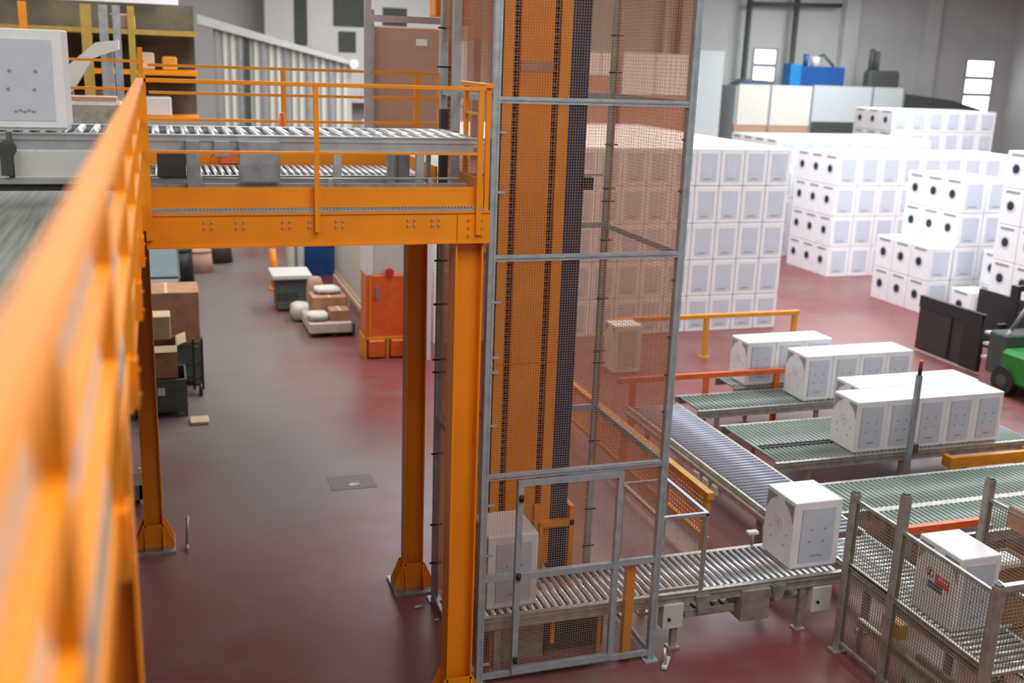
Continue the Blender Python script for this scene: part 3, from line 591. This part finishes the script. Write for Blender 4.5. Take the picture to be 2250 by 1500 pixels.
part(cb, 'body', lambda b: (b.box(9.15, 9.75, 9.0, 9.02, 0, .8, CARD), b.box(9.15, 9.75, 9.48, 9.5, 0, .8, CARD), b.box(9.15, 9.17, 9.02, 9.48, 0, .8, CARD), b.box(9.73, 9.75, 9.02, 9.48, 0, .8, CARD), b.box(9.15, 9.75, 9.0, 9.5, 0, .01, CARD)))
part(cb, 'flap', lambda b: b.poly([(9.15, 9.0, .8), (9.75, 9.0, .8), (9.75, 8.85, .92), (9.15, 8.85, .92)], (0, .006, .006), CARD2))
part(cb, 'contents', lambda b: b.cbox(9.25, 9.6, 9.1, 9.4, .6, .84, GREYPL, .03), 'white wrapped contents')
sp = thing('signal_pole', 'grey square pole with black and red tip in front of the nearest unit row', 'pole', (10.6, 12.5, 0))
part(sp, 'pole', lambda b: (b.box(10.565, 10.635, 12.465, 12.535, 0, 2.09, GALV), b.box(10.5, 10.7, 12.4, 12.6, 0, .02, GALV)))
part(sp, 'lamp', lambda b: (b.cyl((10.6, 12.5, 2.09), (10.6, 12.5, 2.24), .03, BLACK, 12), b.cyl((10.6, 12.5, 2.24), (10.6, 12.5, 2.32), .03, RED, 12)), 'black and red lamp tip')
part(sp, 'junction_box', lambda b: b.box(10.64, 10.74, 12.47, 12.55, .85, 1.0, DGREY))
ym = thing('transfer_carriage', 'amber yellow transfer carriage under the right end of the nearest row', 'machine', (12.4, 12.9, 0))
part(ym, 'frame', lambda b: (b.box(11.62, 13.25, 12.72, 12.80, .42, .60, YELLOW), b.box(11.62, 11.70, 12.80, 12.93, .42, .60, YELLOW), b.box(13.17, 13.25, 12.80, 12.93, .42, .60, YELLOW), b.poly([(11.62, 12.72, .42), (11.85, 12.72, .42), (11.72, 12.72, .2), (11.62, 12.72, .2)], (0, .05, 0), YELLOW)))
part(ym, 'leg', lambda b: b.box(11.9, 11.97, 12.74, 12.80, 0, .42, YELLOW)); part(ym, 'leg', lambda b: b.box(13.0, 13.07, 12.74, 12.80, 0, .42, YELLOW))
tag(MB().cyl((11.6, 12.32, .50), (13.8, 12.32, .50), .045, YELLOW, 12).cyl((11.6, 12.32, .50), (11.59, 12.32, .50), .035, DARK, 12).box(12.0, 12.05, 12.3, 12.34, 0, .46, YELLOW).box(13.4, 13.45, 12.3, 12.34, 0, .46, YELLOW).build('bumper_tube'), 'dull yellow horizontal tube just behind the front green-grey conveyor', 'tube')

# floor barriers
def barrier(label, x0, x1, y, h, posts, m, hw=.05):
    t = thing('floor_barrier', label, 'barrier', ((x0+x1)/2, y, 0))
    part(t, 'rail', lambda b: b.cbox(x0, x1, y-hw, y+hw, h-.10, h, m, .008))
    for x in posts: part(t, 'post', lambda b: (b.box(x-.05, x+.05, y-hw, y+hw, .01, h-.10, m), b.box(x-.11, x+.11, y-.09, y+.09, 0, .012, m)))
barrier('amber floor barrier in front of the tall white stack', 9.35, 14.05, 20.9, 1.0, (9.6, 11.65, 13.95), YELLOW)
barrier('red-orange floor barrier just behind the conveyor corner', 7.5, 11.0, 16.43, 1.06, (7.8, 9.25, 10.72), ORANGE2, .03)
bt = thing('side_barrier', 'amber barrier with mesh infill beside the diagonal conveyor, seen through the tower', 'barrier', (6.75, 15, 0))
part(bt, 'rail', lambda b: b.box(6.70, 6.80, 11.6, 17.2, .85, .95, YELLOW)); part(bt, 'rail', lambda b: b.box(6.72, 6.78, 11.6, 17.2, .25, .31, YELLOW))
for y in (11.7, 14.4, 17.1): part(bt, 'post', lambda b: b.box(6.71, 6.79, y-.04, y+.04, 0, .85, YELLOW))
part(bt, 'mesh_panel', lambda b: wires(b, (6.75, 11.7, .31), (0, 5.4, 0), (0, 0, .54), 70, 8, ORANGE, .006))
cf = unit('small white cabinet on the floor seen through the tower mesh', 9.0, 20.0, 0, .62, .55, 1.05)

# ------------------------------------------------------------------ clamp forklift
fk = thing('forklift', 'black clamp forklift with green body at the right edge', 'forklift', (17.2, 17.2, 0))
part(fk, 'clamp_plate', lambda b: (b.box(17.08, 17.16, 18.35, 20.45, .06, 1.36, BROWN), b.box(17.05, 17.08, 18.35, 20.45, 1.08, 1.36, BLACK), b.box(17.05, 17.08, 19.3, 19.36, .1, 1.1, BLACK), b.box(17.04, 17.08, 18.35, 18.9, .06, 1.36, BLACK)), 'large dark clamp plate')
part(fk, 'clamp_plate', lambda b: b.box(18.75, 18.83, 18.35, 20.45, .1, 1.46, BLACK), 'large dark clamp plate')
part(fk, 'mast', lambda b: (b.box(17.35, 17.45, 17.8, 18.0, .05, 2.1, BLACK), b.box(18.3, 18.4, 17.8, 18.0, .05, 2.1, BLACK), [b.box(17.2, 18.75, 18.02, 18.12, z, z+.12, BLACK) for z in (.3, .7, 1.1)], b.box(17.45, 18.3, 17.85, 17.95, 1.98, 2.1, BLACK), [b.box(17.0, 17.25, 18.05, 18.2, z, z+.05, GREYPL) for z in (.45, .75, 1.0)], b.box(17.45, 18.3, 17.9, 17.96, .3, 1.5, DARK)))
part(fk, 'body', lambda b: (b.cbox(16.55, 17.95, 15.2, 17.2, .25, .95, GREEN, .08), b.cbox(16.9, 17.8, 15.0, 15.9, .9, 1.3, BLACK, .06), b.cbox(16.7, 17.9, 17.2, 17.75, .3, 1.2, DGREY, .04)), 'green body')
part(fk, 'seat', lambda b: (b.cbox(17.0, 17.6, 15.9, 16.5, .95, 1.08, BLACK, .03), b.cbox(17.0, 17.6, 15.85, 15.98, 1.05, 1.6, BLACK, .03)))
part(fk, 'overhead_guard', lambda b: (b.tube([(16.75, 17.5, .5), (16.85, 17.3, 1.3), (16.95, 17.0, 1.95), (17.0, 16.7, 2.08), (17.0, 15.4, 2.08), (17.0, 15.3, 1.2)], .045, GALV, 10), b.tube([(17.9, 17.5, .5), (17.9, 17.3, 1.3), (17.9, 17.0, 1.95), (17.85, 16.7, 2.08), (17.85, 15.4, 2.08), (17.85, 15.3, 1.2)], .045, BLACK, 8), [b.box(17.0, 17.85, y, y+.04, 2.06, 2.1, BLACK) for y in (15.5, 15.9, 16.3, 16.65)]), 'grey tubular overhead guard')
for (x, y) in ((16.5, 17.0), (17.85, 17.0), (16.55, 15.5), (17.85, 15.5)):
    part(fk, 'wheel', lambda b: (b.cyl((x, y, .3), (x+.2, y, .3), .3, BLACK, 20), b.cyl((x-.01, y, .3), (x+.21, y, .3), .14, DGREY, 12)))
part(fk, 'steering_wheel', lambda b: b.cyl((17.3, 17.05, 1.35), (17.3, 17.08, 1.38), .17, DARK, 16))

# ------------------------------------------------------------------ machine hall at the back right
en = thing('machine_enclosure', 'long white and pale grey panelled machine enclosure by the back wall', 'machine', (30, 43, 0))
part(en, 'wall_panel', lambda b: (b.box(24.4, 25.95, 42.6, 42.7, 4.0, 5.75, CREAM), b.box(26.05, 28.1, 42.6, 42.7, 4.0, 5.75, CREAM)), 'cream panels')
part(en, 'wall_panel', lambda b: (b.box(28.2, 31.3, 42.6, 42.7, 4.2, 5.8, PALEG), b.box(31.4, 33.0, 42.6, 42.7, 4.2, 5.8, PALEG)), 'pale blue-grey panels')
part(en, 'frame', lambda b: (b.box(24.3, 33.1, 42.7, 45, .0, 5.68, PALEG), b.box(24.3, 28.15, 42.62, 42.7, 0, 4.0, CARD3), b.box(28.15, 33.1, 42.62, 42.7, 0, 4.2, DGREY), [b.box(x-.05, x+.05, 42.58, 42.7, 0, 5.8, GALV) for x in (26.0, 28.15, 31.35, 33.05)]))
bu = thing('compressor_unit', 'blue machine unit standing on top of the white enclosure', 'machine', (28.8, 43.5, 5.75))
part(bu, 'housing', lambda b: b.cbox(27.6, 29.95, 42.9, 43.5, 5.69, 6.62, BLUE, .04)); part(bu, 'end_panel', lambda b: b.box(27.05, 27.6, 42.85, 43.5, 5.69, 6.70, BLUEL), 'bright blue end panel')
part(bu, 'pipework', lambda b: (b.cyl((28.5, 43.2, 6.6), (28.5, 43.2, 7.05), .2, GREYPL, 12), b.cyl((28.0, 43.2, 6.6), (28.0, 43.2, 7.15), .12, BLUE, 12), b.tube([(28.5, 43.2, 7.0), (28.9, 43.2, 7.15), (29.5, 43.2, 6.65)], .06, DGREY)))
dc = thing('filter_unit', 'dark grey-green box unit with chimney, right of the blue unit', 'machine', (32, 43.5, 5.75))
part(dc, 'housing', lambda b: b.cbox(31.3, 33.0, 42.9, 43.5, 5.69, 6.55, DGREY, .12)); part(dc, 'chimney', lambda b: (b.cyl((31.5, 43.2, 6.5), (31.5, 43.2, 7.5), .12, DGREY, 12), b.cyl((31.8, 43.2, 6.5), (31.8, 43.2, 7.4), .12, DGREY, 12)))
tag(MB().poly([(33.3, 43, 0), (37.9, 43, 0), (37.9, 43, 4.9), (36.1, 43, 5.3), (33.3, 43, 5.55)], (0, 1.5, 0), DGREY).build('covered_machine'), 'low dark grey sloping machine right of the white enclosure', 'machine')
tag(MB().poly([(24.6, 43.2, 5.69), (26.4, 43.2, 5.69), (26.1, 43.2, 5.95), (25.0, 43.2, 5.95)], (0, .8, 0), SLATE).build('tarpaulin'), 'dark blue folded cover on the left end of the white enclosure', 'cover')
tag(MB().box(22.0, 23.2, 42.0, 42.6, 0, 7.1, PALEG).box(22.0, 23.2, 41.95, 42.0, 0, .3, GALV).build('tall_cabinet'), 'tall pale grey cabinet by the tower right post, left of the enclosure', 'cabinet')
pf = thing('pipe_frame', 'dark vertical pipes against the back wall above the blue unit', 'pipes', (27, 45, 0))
for x in (22.6, 26.1, 28.6): part(pf, 'pipe', lambda b: b.cyl((x, 45.3, 0), (x, 45.3, 10.9), .13, DGREY, 10))
part(pf, 'pipe', lambda b: b.cyl((26.1, 45.3, 9.3), (31.0, 45.3, 9.45), .10, DGREY, 10))

# ------------------------------------------------------------------ background, upper left
dk = thing('ceiling_strip_standin', 'long white horizontal bar standing in for a bright ceiling strip, top left of the picture', 'duct', (-3, 28, 7.4))  # white bar added in place of a bright skylight strip under the roof
part(dk, 'duct', lambda b: b.box(-13, .6, 27.7, 28.4, 7.40, 7.9, WHITE)); part(dk, 'hanger', lambda b: [b.box(x, x+.04, 28, 28.04, 7.9, 11, GALV) for x in (-10, -6, -2, .3)])  # body and hangers of the added white bar
def rackbay(label, x0, x1, y, zs, posts, seed):
    random.seed(seed); t = thing('storage_rack', label, 'rack', ((x0+x1)/2, y, 0))
    for (x, m, wd) in posts: part(t, 'upright', lambda b: b.box(x-wd/2, x+wd/2, y-.06, y+.06, 0, 7.2, m))
    for z in zs: part(t, 'shelf', lambda b: (b.box(x0, x1, y-.05, y+1.1, z-.10, z, DYEL if z > 6.3 else ORANGE)))
    part(t, 'back_panel', lambda b: b.box(x0, x1, y+1.15, y+1.2, 4.88, 7.3, UMBER), 'dull olive backing')
rackbay('tall storage rack with yellow and grey uprights, upper left', -8, .85, 24, (6.75, 5.95, 5.0), ((-7, DYEL, .14), (-4.5, DYEL, .14), (-2.45, ORANGE, .14), (-1.28, DYEL, .2), (-.95, GALV, .17), (-.70, GALV, .15), (-.42, DYEL, .13)), 3)
k = 0
for (x, z, wx, h, m, lab, cat) in ((-2.2, 5.0, .5, .45, GREYPL, 'pale grey bin on the rack left of the yellow upright', 'bin'), (-1.25, 5.0, .22, .5, CARD, 'small brown carton on the rack beside the yellow upright', 'carton'),
        (-.35, 5.95, .35, .35, CARD2, 'pale carton on the upper rack shelf near the rail corner', 'carton'), (-.3, 5.0, .6, .4, GREYPL, 'grey-white bin on the lower rack shelf behind the rail corner', 'bin'),
        (.15, 5.95, .3, .28, YELLOW, 'yellow tub on the upper rack shelf', 'tub'), (-.85, 6.75, .5, .3, CARD3, 'brown bundle on the top rack shelf', 'bundle')):
    tag(MB().cbox(x, x+wx, 24.1, 24.7, z, z+h, m, .03).build(cat), lab, cat)
tag(MB().poly([(-1.55, 19.2, 5.9), (-.9, 19.2, 6.45), (-.55, 19.2, 6.5), (-.55, 19.2, 6.35), (-.95, 19.2, 6.2), (-1.35, 19.2, 5.6), (-1.6, 19.2, 5.5)], (0, .5, 0), GREYPL).box(-1.4, -1.3, 19.3, 19.6, 5.1, 5.8, GALV).box(-.75, -.65, 19.3, 19.6, 5.1, 6.4, GALV).build('chute'), 'pale bent sheet-metal chute right of the upper-conveyor unit', 'chute')
tag(MB().cbox(-1.7, -.5, 18.2, 18.9, 5.1, 5.55, STEEL, .05).box(-1.6, -.6, 18.3, 18.8, 5.55, 5.62, CARD3).build('motor_bench'), 'low grey-brown bench below the pale chute', 'bench')
# ribbed partition and white wall behind
rp_ = thing('ribbed_partition', 'tall pale ribbed partition with sloping top behind the rear handrail', 'partition', (3.6, 38, 0))
def ribs(b):
    b.poly([(1.9, 38, 0), (6.5, 38, 0), (6.5, 38, 6.1), (1.9, 38, 7.15)], (0, .2, 0), CONC)
    for k2 in range(18):
        x = 1.95+k2*.25; zt = 7.15-(x-1.9)*.228; b.box(x, x+.11, 37.9, 38, 0, zt-.02, CREAM if k2 % 3 else GALV)
    b.box(2.9, 3.05, 37.85, 37.98, 0, 6.8, DGREY)
part(rp_, 'panel', ribs); part(rp_, 'sloping_cap', lambda b: (b.poly([(1.4, 37.6, 7.2), (6.6, 37.6, 6.02), (6.6, 37.6, 6.15), (1.4, 37.6, 7.5)], (0, .8, 0), GREYPL), b.cyl((6.5, 37.55, 6.1), (6.5, 37.5, 6.1), .16, WHITE, 12)))
tag(MB().box(4.2, 12.5, 44.6, 45.1, 4.5, 10.9, GREYPL).box(5.35, 5.85, 44.55, 44.6, 6.7, 8.6, DGREY).box(6.9, 8.4, 44.55, 44.6, 7.5, 8.6, DGREY).box(7.1, 7.8, 44.55, 44.6, 6.5, 7.3, DGREY).box(8.9, 9.9, 44.55, 44.6, 7.6, 8.3, DGREY).box(4.3, 4.6, 44.7, 45, 0, 4.5, GREYPL).box(12.1, 12.4, 44.7, 45, 0, 4.5, GREYPL).build('raised_office'), 'raised light grey office block with dark window openings, top centre left', 'office')
cc = thing('upright_carton', 'tall pinkish-brown board cabinet with a small white label, on the platform behind the rail', 'cabinet', (3.9, 17.6, DK))
part(cc, 'body', lambda b: b.cbox(3.32, 4.42, 17.4, 18.2, 5.09, 6.86, CARD3, .02)); part(cc, 'label_sheet', lambda b: b.box(4.02, 4.2, 17.385, 17.4, 6.58, 6.68, WHITE), 'small white label')
part(cc, 'corner_post', lambda b: (b.box(3.22, 3.32, 17.3, 17.4, 5.09, 7.1, GALV)))
gf = thing('portal_frame', 'grey steel portal frame around the rear of the upper conveyor, left of the tower', 'frame', (3.3, 14, DK))
part(gf, 'post', lambda b: b.box(2.56, 2.64, 13.96, 14.04, 5.09, 7.3, ALU)); part(gf, 'post', lambda b: b.box(4.0, 4.1, 13.96, 14.04, 5.09, 7.3, ALU)); part(gf, 'post', lambda b: b.box(3.66, 3.76, 13.96, 14.04, 5.09, 7.0, GALV))
part(gf, 'header', lambda b: b.box(2.64, 4.0, 13.96, 14.04, 6.82, 6.90, ALU))
part(gf, 'drive_cover', lambda b: (b.cbox(3.5, 4.0, 14.06, 14.4, 6.92, 7.2, ORANGE, .02)), 'orange drive cover')
pc = thing('brown_panel', 'narrow brown upright panel between the portal frame and the tower', 'panel', (3.45, 13, DK))
part(pc, 'board', lambda b: b.box(3.40, 3.50, 12.96, 13.02, 5.09, 6.75, CARD)); part(pc, 'strip', lambda b: [b.box(3.395, 3.44, 12.94, 12.96, 5.2+z*.07, 5.23+z*.07, BLACK) for z in range(16)])
tp = thing('transfer_gate', 'small orange and grey gate mechanism at the right end of the platform', 'machine', (2.5, 10.3, DK))
part(tp, 'plate', lambda b: b.poly([(2.50, 11.5, 5.40), (2.74, 10.9, 5.30), (2.74, 10.9, 5.12), (2.50, 11.5, 5.28)], (.02, 0, 0), ORANGE)); part(tp, 'uprights', lambda b: (b.box(2.60, 2.64, 10.7, 10.76, 5.11, 5.55, GALV), b.box(2.74, 2.82, 10.7, 10.78, 5.11, 5.9, BROWN)))
part(tp, 'column', lambda b: (b.box(2.86, 2.94, 10.7, 10.78, 5.09, 7.2, ALU)))
for (x, m, lab) in ((1.42, ORANGE2, 'small orange-red plastic funnel on the far side of the upper conveyor'), (1.62, RED, 'small magenta-red tool beside the orange funnel on the upper conveyor')):
    tag(MB().cyl((x, 13.2, 5.09), (x, 13.2, 5.70 if m == ORANGE2 else 5.54), .09, m, 12, .03).build('funnel' if m == ORANGE2 else 'hand_tool'), lab, 'tool')

# ------------------------------------------------------------------ ground floor seen under the platform
wl = struct('wall_inner', lambda b: (b.box(4.85, 5.1, 22.95, 31.3, 0, 3.2, CREAM), b.box(4.81, 4.85, 22.95, 31.3, 0, .15, CARD2)))
wi = MB(); wi.box(3.9, 4.84, 31.4, 31.6, .95, 3.2, CREAM); wi.box(3.9, 4.84, 31.38, 31.6, 0, .95, BLUE); wi.box(3.82, 3.9, 31.3, 31.6, 0, 3.2, GALV)
tag(wi.build('partition'), 'partition with deep blue lower half at the end of the lane', 'partition')
om = thing('orange_cabinet_machine', 'cabinet with orange-red lower half and white upper half beside column', 'machine', (4.6, 22.5, 0))
part(om, 'lower_body', lambda b: (b.cbox(4.10, 5.0, 22.2, 22.9, .45, 1.84, ORANGE2, .02), b.box(4.16, 4.20, 22.19, 22.2, .5, 1.8, ORANGE)), 'orange-red lower body')
part(om, 'upper_body', lambda b: (b.cbox(4.10, 4.24, 22.2, 22.9, 1.84, 3.2, WHITE, .01), b.cbox(4.25, 5.0, 22.25, 22.9, 1.84, 3.2, GREYPL, .01)), 'white upper body')
part(om, 'bin', lambda b: b.cbox(4.13, 4.50, 22.1, 22.6, .02, .42, ORANGE2, .03)); part(om, 'bin', lambda b: b.cbox(4.62, 4.98, 22.1, 22.6, .02, .42, ORANGE2, .03))
part(om, 'stand', lambda b: (b.box(4.08, 5.0, 22.15, 22.9, .42, .47, YELLOW), b.box(4.53, 4.59, 22.15, 22.25, 0, .42, YELLOW), b.box(4.06, 4.10, 22.15, 22.9, 0, .47, YELLOW)), 'amber stand')
part(om, 'emergency_knob', lambda b: b.cyl((4.60, 22.16, 1.90), (4.60, 22.26, 1.90), .09, RED, 14), 'red knob'); part(om, 'handle', lambda b: b.box(4.30, 4.36, 22.17, 22.2, 1.3, 1.6, GALV))
lr = thing('low_rail', 'low dull timber rail running beside the cream wall', 'rail', (4.3, 26, 0))
part(lr, 'board', lambda b: b.box(4.50, 4.56, 23.0, 29.5, .32, .42, CARD2)); part(lr, 'post', lambda b: [b.box(4.50, 4.56, y, y+.06, 0, .32, CARD2) for y in (23, 25, 27, 29.4)])
tb = thing('work_table', 'grey cabinet table with pale top standing in the lane', 'table', (3.0, 27.2, 0))
part(tb, 'top', lambda b: b.cbox(2.55, 3.55, 26.7, 27.8, .86, .98, GREYPL, .02), 'pale top'); part(tb, 'cabinet', lambda b: (b.cbox(2.68, 3.45, 26.85, 27.7, .06, .86, CRATE, .02), b.box(2.66, 3.2, 26.84, 26.85, .3, .5, DGREY)))
part(tb, 'foot', lambda b: b.box(2.72, 3.4, 26.9, 27.6, 0, .06, DARK))
tag(MB().cyl((2.93, 29.6, 0), (2.85, 29.6, 1.15), .12, ORANGE, 12, .09).cyl((2.93, 29.6, 0), (2.93, 29.6, .05), .2, ORANGE, 12).build('traffic_post'), 'orange leaning post behind the pale-topped table', 'post')
for (x, m, lab) in ((3.35, GREYPL, 'pale hanging cover near the blue partition'), (3.62, PALEG, 'blue-grey hanging cover beside the blue partition')):
    tag(MB().cbox(x, x+.2, 30.4, 30.9, 0, 1.7, m, .05).build('bollard_cover'), lab, 'cover')
pt = thing('pallet', 'white pallet loaded with sacks and cartons on the grey lane', 'pallet', (3.6, 24.6, 0))
part(pt, 'deck', lambda b: (b.cbox(3.12, 4.12, 24.1, 25.5, .10, .36, SACK, .03))); part(pt, 'block', lambda b: [b.box(x, x+.18, 24.15, 25.45, 0, .10, BLACK) for x in (3.2, 3.65)])
part(pt, 'wheel_strip', lambda b: b.box(4.12, 4.2, 24.2, 24.9, .02, .3, SLATE))
def sack(label, x, y, z, a, b2, c, m=SACK):
    bm_ = MB(); n1_, n2_ = 12, 8; k0 = 0
    for i in range(n2_+1):
        ph = math.pi*i/n2_-math.pi/2
        for j in range(n1_):
            th = 2*math.pi*j/n1_; cs = math.copysign(abs(math.cos(th))**.6, math.cos(th)); sn = math.copysign(abs(math.sin(th))**.6, math.sin(th)); cp = abs(math.cos(ph))**.6; q = 1+random.uniform(-.07, .07)
            bm_.v.append((x+a*cs*cp*q, y+b2*sn*cp*q, z+c*(1+math.copysign(abs(math.sin(ph))**.8, math.sin(ph)))))
    for i in range(n2_):
        for j in range(n1_):
            bm_.smooth.add(len(bm_.f)); bm_.f.append((i*n1_+j, i*n1_+(j+1) % n1_, (i+1)*n1_+(j+1) % n1_, (i+1)*n1_+j)); bm_.m.append(bm_.mi(m))
    tag(bm_.build('sack'), label, 'sack')
sack('pale sack at the front left of the white pallet', 3.35, 24.45, .36, .26, .28, .10)
sack('topmost pale sack on the cartons of the white pallet', 3.70, 25.3, .82, .33, .3, .08)
sack('pale sack slumped on the floor left of the white pallet', 3.15, 26.0, 0, .25, .35, .22)
sack('pinkish wrapped bundle behind the pallet beside the table', 3.55, 26.25, 0, .22, .2, .52, CARD3)
def carton(label, x0, x1, y0, y1, z0, z1, m=CARD, open_=False, rz=0):
    t = thing('carton', label, 'carton', ((x0+x1)/2, (y0+y1)/2, z0)); t.rotation_euler = (0, 0, rz)
    if open_:
        part(t, 'body', lambda b: (b.box(x0, x1, y0, y0+.02, z0, z1, m), b.box(x0, x1, y1-.02, y1, z0, z1, m), b.box(x0, x0+.02, y0+.02, y1-.02, z0, z1, m), b.box(x1-.02, x1, y0+.02, y1-.02, z0, z1, m), b.box(x0, x1, y0, y1, z0, z0+.01, m)))
        part(t, 'flap', lambda b: (b.poly([(x0, y0, z1), (x1, y0, z1), (x1, y0-.15, z1-.08), (x0, y0-.15, z1-.08)], (0, 0, .012), CARD2), b.poly([(x1, y0, z1), (x1, y1, z1), (x1+.16, y1, z1+.06), (x1+.16, y0, z1+.06)], (0, 0, .012), CARD2)))
    else:
        part(t, 'body', lambda b: b.cbox(x0, x1, y0, y1, z0, z1, m, .012)); part(t, 'tape', lambda b: b.box((x0+x1)/2-.03, (x0+x1)/2+.03, y0-.004, y1+.004, z1-.01, z1+.003, CARD2))
carton('large brown carton on the white pallet under the top sack', 3.28, 4.10, 24.75, 25.45, .36, .82)
carton('small brown carton at the right front of the white pallet', 3.62, 4.08, 24.2, 24.68, .36, .62, CARD)
# left clutter
def crate(label, x0, x1, y0, y1, z0, z1, m=CRATE):
    t = thing('stillage_crate', label, 'crate', ((x0+x1)/2, (y0+y1)/2, z0))
    part(t, 'body', lambda b: (b.box(x0, x1, y0, y0+.03, z0+.12, z1, m), b.box(x0, x1, y1-.03, y1, z0+.12, z1, m), b.box(x0, x0+.03, y0+.03, y1-.03, z0+.12, z1, m), b.box(x1-.03, x1, y0+.03, y1-.03, z0+.12, z1, m), b.box(x0, x1, y0, y1, z0+.10, z0+.13, m), [b.box(x0-.01, x1+.01, y0-.015, y0, z, z+.04, m) for z in (z0+.2, z0+.45, z1-.04)]))
    part(t, 'leg', lambda b: [b.box(x, x+.08, y, y+.08, z0, z0+.10, m) for x in (x0, x1-.08) for y in (y0, y1-.08)])
    return t
c_ = crate('dark grey crate on the floor left, topped by an open carton', -.70, .28, 19.05, 20.0, 0, .70); part(c_, 'tag_sheet', lambda b: b.box(-.22, -.10, 19.03, 19.035, .42, .56, WHITE), 'white tag')
crate('dark crate behind the topped crate, carrying the big carton', -.5, .62, 20.9, 22.0, 0, .85)
carton('open brown carton with pale flaps on the nearer dark crate', -.62, .14, 19.12, 19.85, .70, 1.30, CARD, True)
carton('pale carton leaning on top of the open carton, left', -.6, .05, 19.5, 20.0, 1.32, 1.75, CARD2)
carton('largest brown carton, on the farther dark crate at left', -.6, .60, 20.9, 21.9, .86, 1.88, CARD)
hb = thing('hand_truck', 'dark wheeled hand truck beside the largest carton', 'trolley', (.62, 20.4, 0))
part(hb, 'frame', lambda b: (b.box(.42, .46, 20.3, 20.5, .1, 1.1, DARK), b.box(.58, .62, 20.3, 20.5, .1, 1.1, DARK), [b.box(.42, .62, 20.32, 20.36, z, z+.05, CRATE) for z in (.3, .6, .9)])); part(hb, 'wheel', lambda b: b.cyl((.52, 20.25, .12), (.58, 20.25, .12), .12, BLACK, 14))
tag(MB().cbox(.3, .62, 18.5, 18.85, 0, .06, CARD2, .01).build('cardboard_scrap'), 'flat pale cardboard scrap on the floor right of the crates', 'scrap')
mc = thing('glazed_machine', 'grey-blue machine with sloped glass lid at far left of the lane', 'machine', (-.1, 28, 0))
part(mc, 'body', lambda b: b.poly([(-.9, 26.6, 0), (-.9, 28.8, 0), (-.9, 28.8, 1.5), (-.9, 26.6, 1.0)], (1.25, 0, 0), CRATE)); part(mc, 'lid', lambda b: b.poly([(-.85, 26.62, 1.03), (.3, 26.62, 1.03), (.3, 28.78, 1.53), (-.85, 28.78, 1.53)], (0, 0, .02), LIDM), 'slate glass lid')
part(mc, 'front_strip', lambda b: b.box(-.8, .3, 26.56, 26.6, .62, .98, WHITE), 'bright front strip')
for (x, y, a, h, m, lab) in ((.45, 31.0, .35, .9, BLACK, 'black machine beyond the glazed machine'), (1.0, 32.5, .4, .6, CARD3, 'pinkish brown drum far along the lane'), (1.6, 34.0, .45, .7, DARK, 'dark bin farthest along the lane')):
    tag(MB().cyl((x, y, 0), (x, y, h), a, m, 14, a*.85).cyl((x, y, h), (x, y, h+.06), a*.9, m, 14).build('drum'), lab, 'drum')
tag(MB().cbox(-.72, -.42, 15.2, 15.5, .06, .30, GALV, .01).box(-.72, -.42, 15.18, 15.2, .3, .5, CREAM).box(-.50, -.46, 15.2, 15.24, 0, .55, CREAM).box(-.7, -.44, 15.25, 15.45, 0, .06, BLACK).build('floor_box'), 'small grey box with white bracket on the floor behind the left column', 'box')
tag(MB().cyl((.11, 13.45, .03), (.11, 13.62, .03), .02, STEEL, 8).cyl((.11, 13.62, .03), (.13, 13.66, .42), .02, STEEL, 8).build('bent_pipe'), 'short bent steel pipe beside the left column base', 'pipe')
tag(MB().box(5.36, 5.44, 21.8, 21.88, 0, 3.4, WHITE).build('white_post'), 'thin white post standing on the floor just left of the tower', 'post')
tag(MB().cbox(5.0, 5.34, 21.9, 22.4, 0, .55, BLACK, .03).box(5.0, 5.34, 21.95, 22.0, .55, .75, DYEL).build('pallet_jack'), 'dark low equipment between the orange machine and the thin white post', 'equipment')
tag(MB().box(2.25, 2.95, 15.05, 15.6, .0, .004, PLATEM).build('access_cover'), 'flat grey access cover set in the red floor left of the rear column', 'cover')
def scrap(label, x, y, a):
    b = MB(); b.poly([(x, y, .006), (x+a, y+.02, .008), (x+a*.9, y+a*.6, .02), (x+a*.3, y+a*.8, .006), (x-a*.2, y+a*.4, .012)], (0, 0, .004), SACK); tag(b.build('paper_scrap'), label, 'scrap')
scrap('crumpled white paper scrap lying on the grey access cover', 2.55, 15.15, .16)
scrap('small white scrap on the floor in front of the rear column base plate', 2.68, 11.25, .08)
scrap('tiny pale scrap on the floor between column base and tower corner', 2.83, 10.9, .05)
dm = thing('drive_motor', 'dark drive motor on the floor between the two rear green-grey conveyors', 'motor', (10.4, 15.05, 0))
part(dm, 'body', lambda b: (b.cyl((10.2, 15.05, .16), (10.55, 15.05, .16), .12, DARK, 14), b.box(10.15, 10.6, 14.95, 15.15, 0, .06, DARK))); part(dm, 'gearbox', lambda b: b.cbox(10.55, 10.75, 14.93, 15.17, 0, .30, DGREY, .02))
for (xa, xb, za, zb, lab) in ((17.0, 18.25, 5.95, 6.84, 'small white far cabinet seen through the tower mesh beside the navy strip'), (18.6, 21.6, 5.2, 6.9, 'wide white far cabinet seen through the tower mesh, right side')):
    tag(MB().box(xa, xb, 42.2, 43, za, zb, WHITE).box(xa, xb, 42.25, 43, 0, za, CARD3).box((xa+xb)/2-.02, (xa+xb)/2+.02, 42.18, 42.2, za, zb, GALV).build('far_cabinet'), lab, 'cabinet')
